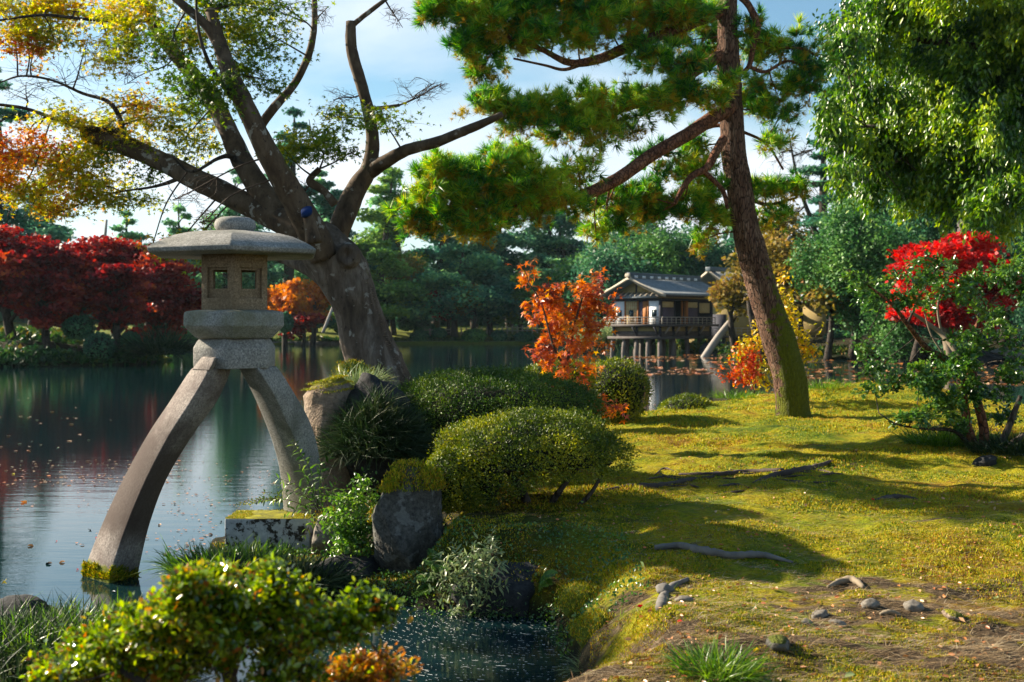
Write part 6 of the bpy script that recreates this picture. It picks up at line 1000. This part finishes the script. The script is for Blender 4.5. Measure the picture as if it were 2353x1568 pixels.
# pines far left and centre
spec = [(-20, 72, 160, 190, 'far_pine_dark', 'tall dark pine at the left frame edge'), (70, 90, 420, 150, 'far_pine_dark', 'dark pine behind the left maples'), (150, 96, 480, 150, 'far_pine', 'green pine behind the left maples'), (260, 100, 492, 110, 'far_pine', 'layered pine with a flat top beside the pale post'), (330, 112, 545, 90, 'far_pine_dark', 'small pine in the gap left of the lantern roof'),
    (430, 112, 480, 110, 'far_pine', 'blue green pine just left of the lantern finial'), (500, 112, 395, 150, 'far_pine', 'tall loose pine seen between the maple limbs'), (570, 116, 450, 130, 'far_pine_dark', 'dense pine behind the lantern roof'), (655, 118, 258, 150, 'far_pine_dark', 'tallest pine, its top between the maple stems'), (720, 122, 400, 150, 'far_pine', 'pine right of the tallest one'), (790, 122, 425, 140, 'far_pine_dark', 'pine behind the fork of the maple'),
    (860, 124, 395, 170, 'far_pine_warm', 'broad warm green pine right of the maple fork'), (930, 126, 405, 150, 'far_pine', 'tall pine left of the layered garden pines'), (885, 118, 560, 170, 'far_pine_warm', 'low spreading pine with yellowish pads'), (1045, 121, 548, 190, 'far_pine', 'layered garden pine with a leaning trunk'), (1130, 122, 612, 160, 'far_pine_dark', 'dense low layered pine in front'), (1000, 130, 430, 150, 'far_pine_dark', 'dark pine behind the layered garden pine'),
    (1090, 132, 455, 150, 'far_pine', 'pine with gaps of sky in its crown'), (1170, 134, 440, 150, 'far_pine_dark', 'pine above the young orange maple, left one'), (1240, 134, 455, 150, 'far_pine', 'pine above the young orange maple, right one'), (1310, 134, 470, 140, 'far_pine_dark', 'pine left of the broad green tree'), (1265, 124, 600, 130, 'far_pine', 'small layered pine left of the teahouse'), (1380, 140, 510, 140, 'far_pine_dark', 'pine behind the teahouse roof, left'), (1200, 124, 640, 110, 'far_pine_warm', 'low pine just left of the young orange maple'), (800, 116, 600, 120, 'far_pine_warm', 'low pine behind the maple trunk')]
for k, (u, d, vt, w_, m, lab) in enumerate(spec): farpine(lab, u, d, vt, w_, m, 340 + k, lean=.12 * math.sin(k * 2.4), low=.22 if vt > 520 else .3, pads=11 if vt > 520 else 15)
for k, (u, d, vt, w_, m, lab) in enumerate([(1400, 96, 555, 220, 'far_green_dark', 'broad dark green tree behind the teahouse gable'), (1500, 98, 520, 240, 'far_green', 'big rounded green tree over the teahouse'), (1600, 100, 505, 220, 'far_green_dark', 'dark tree over the right part of the teahouse roof'), (1480, 112, 470, 200, 'far_green_dark', 'taller dark tree farther behind the teahouse'),
    (1660, 104, 560, 160, 'far_green_dark', 'dark tree left of the pine trunk'), (1340, 118, 560, 160, 'far_green', 'green tree behind the young orange maple top'), (1960, 62, 450, 220, 'far_green', 'fresh green tree below the glossy evergreen'), (2070, 60, 500, 180, 'far_green', 'mid green tree left of the bright red maple'), (2010, 70, 380, 260, 'far_green_dark', 'dark tree under the glossy evergreen'), (2170, 66, 330, 300, 'far_green_dark', 'dark woodland tree behind the bright red maple'),
    (2310, 64, 330, 300, 'far_green_dark', 'dark tree at the right frame edge'), (2420, 60, 420, 240, 'far_green_dark', 'dark tree just past the right frame edge'), (2060, 58, 640, 150, 'far_green', 'bluish green bush tree by the right bank huts'), (1940, 80, 560, 140, 'far_green', 'green tree right of the brown sparse tree'), (2200, 55, 690, 160, 'far_green_dark', 'low dark bush tree on the right bank')]): fartree(lab, u, d, vt, w_, m, 380 + k, .12, 20)
for k, (u, d, vt, w_, lab) in enumerate([(1760, 66, 500, 190, 'sparse yellow brown tree right of the teahouse roof'), (1840, 64, 545, 190, 'yellow brown tree behind the pine trunk'), (1690, 70, 600, 130, 'brown leaved tree hanging over the teahouse roof end'), (1900, 62, 620, 150, 'olive brown tree over the garden hut'), (1790, 84, 420, 150, 'thin reddish brown treetop against the sky'), (1075, 119, 640, 90, 'brown autumn tree low on the far shore under the layered pine'), (905, 121, 560, 110, 'olive brown tree between the far pines')]): fartree(lab, u, d, vt, w_, 'far_brown', 400 + k, .28, 18, 'autumn_tree', 'yellow brown trees right of the teahouse', .20, .6, .5)
# dark layered conifers on the skyline at the right
for k, (u, d, vt, w_, lab) in enumerate([(1940, 74, -80, 150,  'tall dark conifer rising out of the frame behind the glossy evergreen'), (1895, 92, 245, 90, 'shorter conifer left of the tall dark one')]): farpine(lab, u, d, vt, w_, 'far_pine_dark', 410 + k, pads=30, low=.15, name='conifer', group='conifers behind the right bank', flat=.16)
# bright red maple
b = onf(P(2228, 0, 58)[0], 60); t = thing('broadleaf_tree', 'grey trunked tree rising behind the bright red maple', 'tree', b); mb = MB(); tube(mb, [b - [0, 0, .3], P(2224, 560, 60), P(2218, 380, 60), P(2225, 200, 60)], [.62, .55, .45, .3], 12, 6, .08, 3); part('trunk', mb, M['th_wood'], t, smooth=True); mb = MB(); rq = rs(425)
for u, v in ((2200, 300), (2260, 250), (2150, 220), (2230, 150)): leafcloud(mb, P(u, v, 60), np.array([1.8, 1.8, 1.3]), 1200, .25, rq)
part('crown', mb, M['far_green_dark'], t)
fartree('bright red maple on the right bank', 2185, 47, 495, 320, 'red_bright', 420, .10, 84, 'red_maple', None, .15, .6, 1.5, base=(P(2190, 0, 47)[0], 47, .4), trunkm='twig_pale', spray=True)
fartree('low branches of a second red maple over the right bank fence', 2080, 56, 650, 170, 'red_bright', 421, .35, 31, 'red_maple', None, .16, .35, 1.2, base=(P(2100, 0, 56)[0], 56, .4), spray=True)
# bare tree
T = thing('bare_tree', 'leafless tree against the sky right of the pine trunk', 'tree', onf(P(1880, 0, 70)[0], 74)); r = rs(430); mb = MB(); b0 = onf(P(1880, 0, 70)[0], 74); t0 = P(1862, 480, 74); tr = tube(mb, [b0, P(1885, 600, 74), P(1868, 520, 74), P(1840, 440, 74), P(1822, 360, 74), P(1812, 300, 74)], [.3, .22, .17, .12, .08, .03], 8, 5, .05); tube(mb, [P(1868, 520, 74), P(1905, 560, 74), P(1930, 470, 74), P(1925, 400, 74)], [.1, .1, .07, .03], 6, 4)
part('trunk', mb, M['dark_bark'], T, smooth=True); tw = MB()
for (u, v, ru, rv) in [(1800, 350, 50, 50), (1850, 350, 40, 50), (1840, 420, 60, 50), (1790, 430, 40, 40), (1880, 420, 40, 40), (1900, 500, 40, 40), (1820, 490, 40, 30)]:
    c = P(u, v, 74); sprayz(tw, seg_near(tr, c), c, np.array([ru, ru, rv]) * 74 / FPX, 12, r, .07, .15, 5)
part('twigs', tw, M['dark_bark'], T)
# far woodland that reads as one mass
r = rs(431); mb = MB()
for u in np.arange(-150, 2600, 38):
    d = 158 + r.normal(0, 6); zt_ = CH - (r.uniform(570, 640) - VH) / FPX * d; x = P(u, 0, d)[0]; c = np.array([x, d, zt_ * .45]); leafcloud(mb, c, np.array([3.6, 3.5, zt_ * .6]), 1300, .9, r, .8, .3)
for u in np.arange(1700, 2700, 60):
    d = 100 + r.normal(0, 3); zt_ = CH - (r.uniform(480, 560) - VH) / FPX * d; x = P(u, 0, d)[0]; c = np.array([x, d, zt_ * .45]); leafcloud(mb, c, np.array([3.2, 3.2, zt_ * .6]), 1300, .6, r, .8, .3)
struct('woodland', mb, M['far_green_dark'], 'stuff')
# ---------------------------------------------------------------- clipped bushes and bank cover on the far shores
def farbush(label, u, d, vt, vb, wpx, mat='bush', seed=0, group='clipped bushes on the far shores'):
    x = P(u, 0, d)[0]; zb = CH - (vb - VH) / FPX * d; zt_ = CH - (vt - VH) / FPX * d; w_ = wpx / FPX * d / 2; h = (zt_ - zb); c = np.array([x, d, zb + h * .45]); r = rs(seed); v, f = ICO[3]; t = thing('round_bush', label, 'bush', (x, d, zb), group)
    mb = MB(); mb.add(v * (1 + .05 * fbm(v * 2 + seed, 2, 1))[:, None] * [w_ * .92, w_ * .92, h * .52] + c, f); part('shade_core', mb, M['hull'], t, smooth=True)  # near-black core inside the leaves, standing for the shade within
    n = 1500; dd = rdir(r, n); mb = MB(); s = d / FPX * 4.5; scatter(mb, QUAD[0], QUAD[1], dd * [w_, w_, h * .56] * r.uniform(.93, 1.03, (n, 1)) + c, rdir(r, n), nrm(dd + r.normal(0, .4, (n, 3))), s * r.uniform(.6, 1.2, n)); part('foliage', mb, M[mat], t); return t
for k, q in enumerate([('dark round bush under the left red maples', 181, 55, 728, 775, 70, 'far_green_dark'), ('dark clipped bush at the left water side', 228, 53.5, 766, 828, 66, 'far_green_dark'), ('light green flat bush left of the lantern', 368, 96, 750, 785, 70, 'far_green'), ('light green bush touching the lantern platform', 424, 97, 752, 786, 56, 'far_green'), ('small dark bush on the left bank slope', 300, 56, 765, 790, 40, 'far_green_dark'),
    ('dark bush just right of the lantern platform', 655, 98, 720, 760, 34, 'far_green_dark'), ('wide low bush behind the maple trunk', 710, 112, 726, 750, 120, 'far_green_dark'), ('round bush below the garden lanterns, left', 935, 122, 724, 755, 52, 'far_green_dark'), ('round dark bush below the taller garden lantern', 975, 122, 740, 768, 44, 'far_green_dark'), ('low dark bush at the far water line', 965, 118.5, 762, 786, 40, 'far_green_dark'), ('small round bush at the far shore left of the box shaped one', 1010, 119, 756, 774, 28, 'far_green_dark'),
    ('box shaped bush at the far water line', 1090, 119, 758, 786, 52, 'far_green'), ('round bush right of the box shaped one', 1145, 119.5, 762, 787, 34, 'far_green_dark'), ('low bush at the far water line behind the young maple', 1205, 119.5, 765, 787, 44, 'far_green_dark'), ('low bush under the far orange maples', 800, 114, 735, 770, 60, 'far_green'), ('dark bush at the right bank water line', 2070, 63, 790, 818, 50, 'far_green_dark'), ('mossy bush in front of the right bank fence', 2180, 62, 785, 822, 90, 'far_green_dark'), ('dark bush in front of the garden hut', 1930, 69, 762, 792, 70, 'far_green_dark'), ('round bush at the left rear shore', 325, 92, 745, 780, 40, 'far_green')]): farbush(q[0], *q[1:6], q[6], 440 + k)
r = rs(460); mb = MB()
def bankcover(mb, pts, n, w_, h, s):
    pts = np.array(pts, float); sg = np.linalg.norm(np.diff(pts, axis=0), axis=1); cu = np.concatenate([[0], np.cumsum(sg)]); t = r.uniform(0, cu[-1], n); x = np.interp(t, cu, pts[:, 0]) + r.normal(0, w_, n) * .6; y = np.interp(t, cu, pts[:, 1]) + r.uniform(-.3, w_, n)
    z = Hf(x, y); k = z > -.1; x, y, z = x[k], y[k], z[k]; m = len(x); hump = np.clip(.5 + fbm(np.stack([x, y, 0 * x], 1) * .5, 3, 8), .1, 1.2); scatter(mb, LEAF[0], LEAF[1], np.stack([x, y, np.maximum(z, .05) + r.uniform(0, 1, m) * h * hump], 1), rdir(r, m, .1), rdir(r, m, .6), s * r.uniform(.5, 1.4, m))
bankcover(mb, [(-34, 54), (-26, 58), (-22, 64)], 12000, 7, .5, .35); bankcover(mb, [(-27, 46.5), (-22, 51), (-17.6, 54.8), (-18.3, 60)], 9000, 1.2, .75, .28); bankcover(mb, [(-18.5, 61), (-30, 85), (-38, 108)], 5000, 1.5, .8, .45); bankcover(mb, [(-38, 109), (-20, 117), (5, 120), (13, 113)], 6000, .8, .35, .4); bankcover(mb, [(13, 112), (15, 92), (13.5, 83), (12.2, 77), (13, 73), (15, 66)], 5000, 1.2, .8, .35); bankcover(mb, [(16, 63.5), (22, 61.5), (30, 61)], 3500, 1.0, .4, .26)
struct('bank_plants', mb, M['bank_plants'], 'stuff')
r = rs(461); b = onf(-17.9, 56.0); clump('reed_clump', 'drooping blue green reeds at the tip of the left bank', P(372, 815, 54.5), (1.0, .8), 700, 1.6, 'grass_dark', 462, 1.0, cat='reeds')
clump('reed_clump', 'pampas grass with white plumes left of the teahouse stilts', P(1392, 792, 82), (1.6, 1.0), 900, 1.9, 'herb_pale', 463, .6, cat='reeds')
# stone edging along the far shore
mb = MB(); pts = catmull([(-38, 108), (-20, 116), (5, 119), (13, 112)], 30)
for i in range(len(pts) - 1): beam(mb, (pts[i][0], pts[i][1] - .1, .12), (pts[i + 1][0], pts[i + 1][1] - .1, .12), .3, .34)
tag(part('stone_edging', mb, M['rock_pale'], None), 'continuous low stone edging along the far shore', 'stone edging')
mossrock('boulder', 'flat stone slab at the water on the right bank', P(2320, 812, 60), (1.1, .8, .35), 'rock_pale', 71, .9, 0); mossrock('boulder', 'dark rock at the right bank water line', P(2250, 822, 60), (1.2, .9, .5), 'rock_dark', 72, .9, 0); mossrock('boulder', 'grey rock under the leaning prop pole', P(1655, 812, 73), (1.5, 1.0, .9), 'rock_dark', 73, .9, 0)
# ---------------------------------------------------------------- air
hm = bpy.data.materials.new('haze'); hm.use_nodes = True; hm.node_tree.nodes.clear(); ho = hm.node_tree.nodes.new('ShaderNodeOutputMaterial'); hv = hm.node_tree.nodes.new('ShaderNodeVolumePrincipled')
hv.inputs['Color'].default_value = (.62, .86, .95, 1); hv.inputs['Density'].default_value = .00010; hv.inputs['Anisotropy'].default_value = .2; hm.node_tree.links.new(hv.outputs[0], ho.inputs['Volume'])
mb = MB(); box(mb, (-950, -100, -3), (950, 1250, 40)); struct('haze', mb, hm, 'stuff')
print('faces', sum(len(o.data.polygons) for o in C.objects if o.type == 'MESH'))
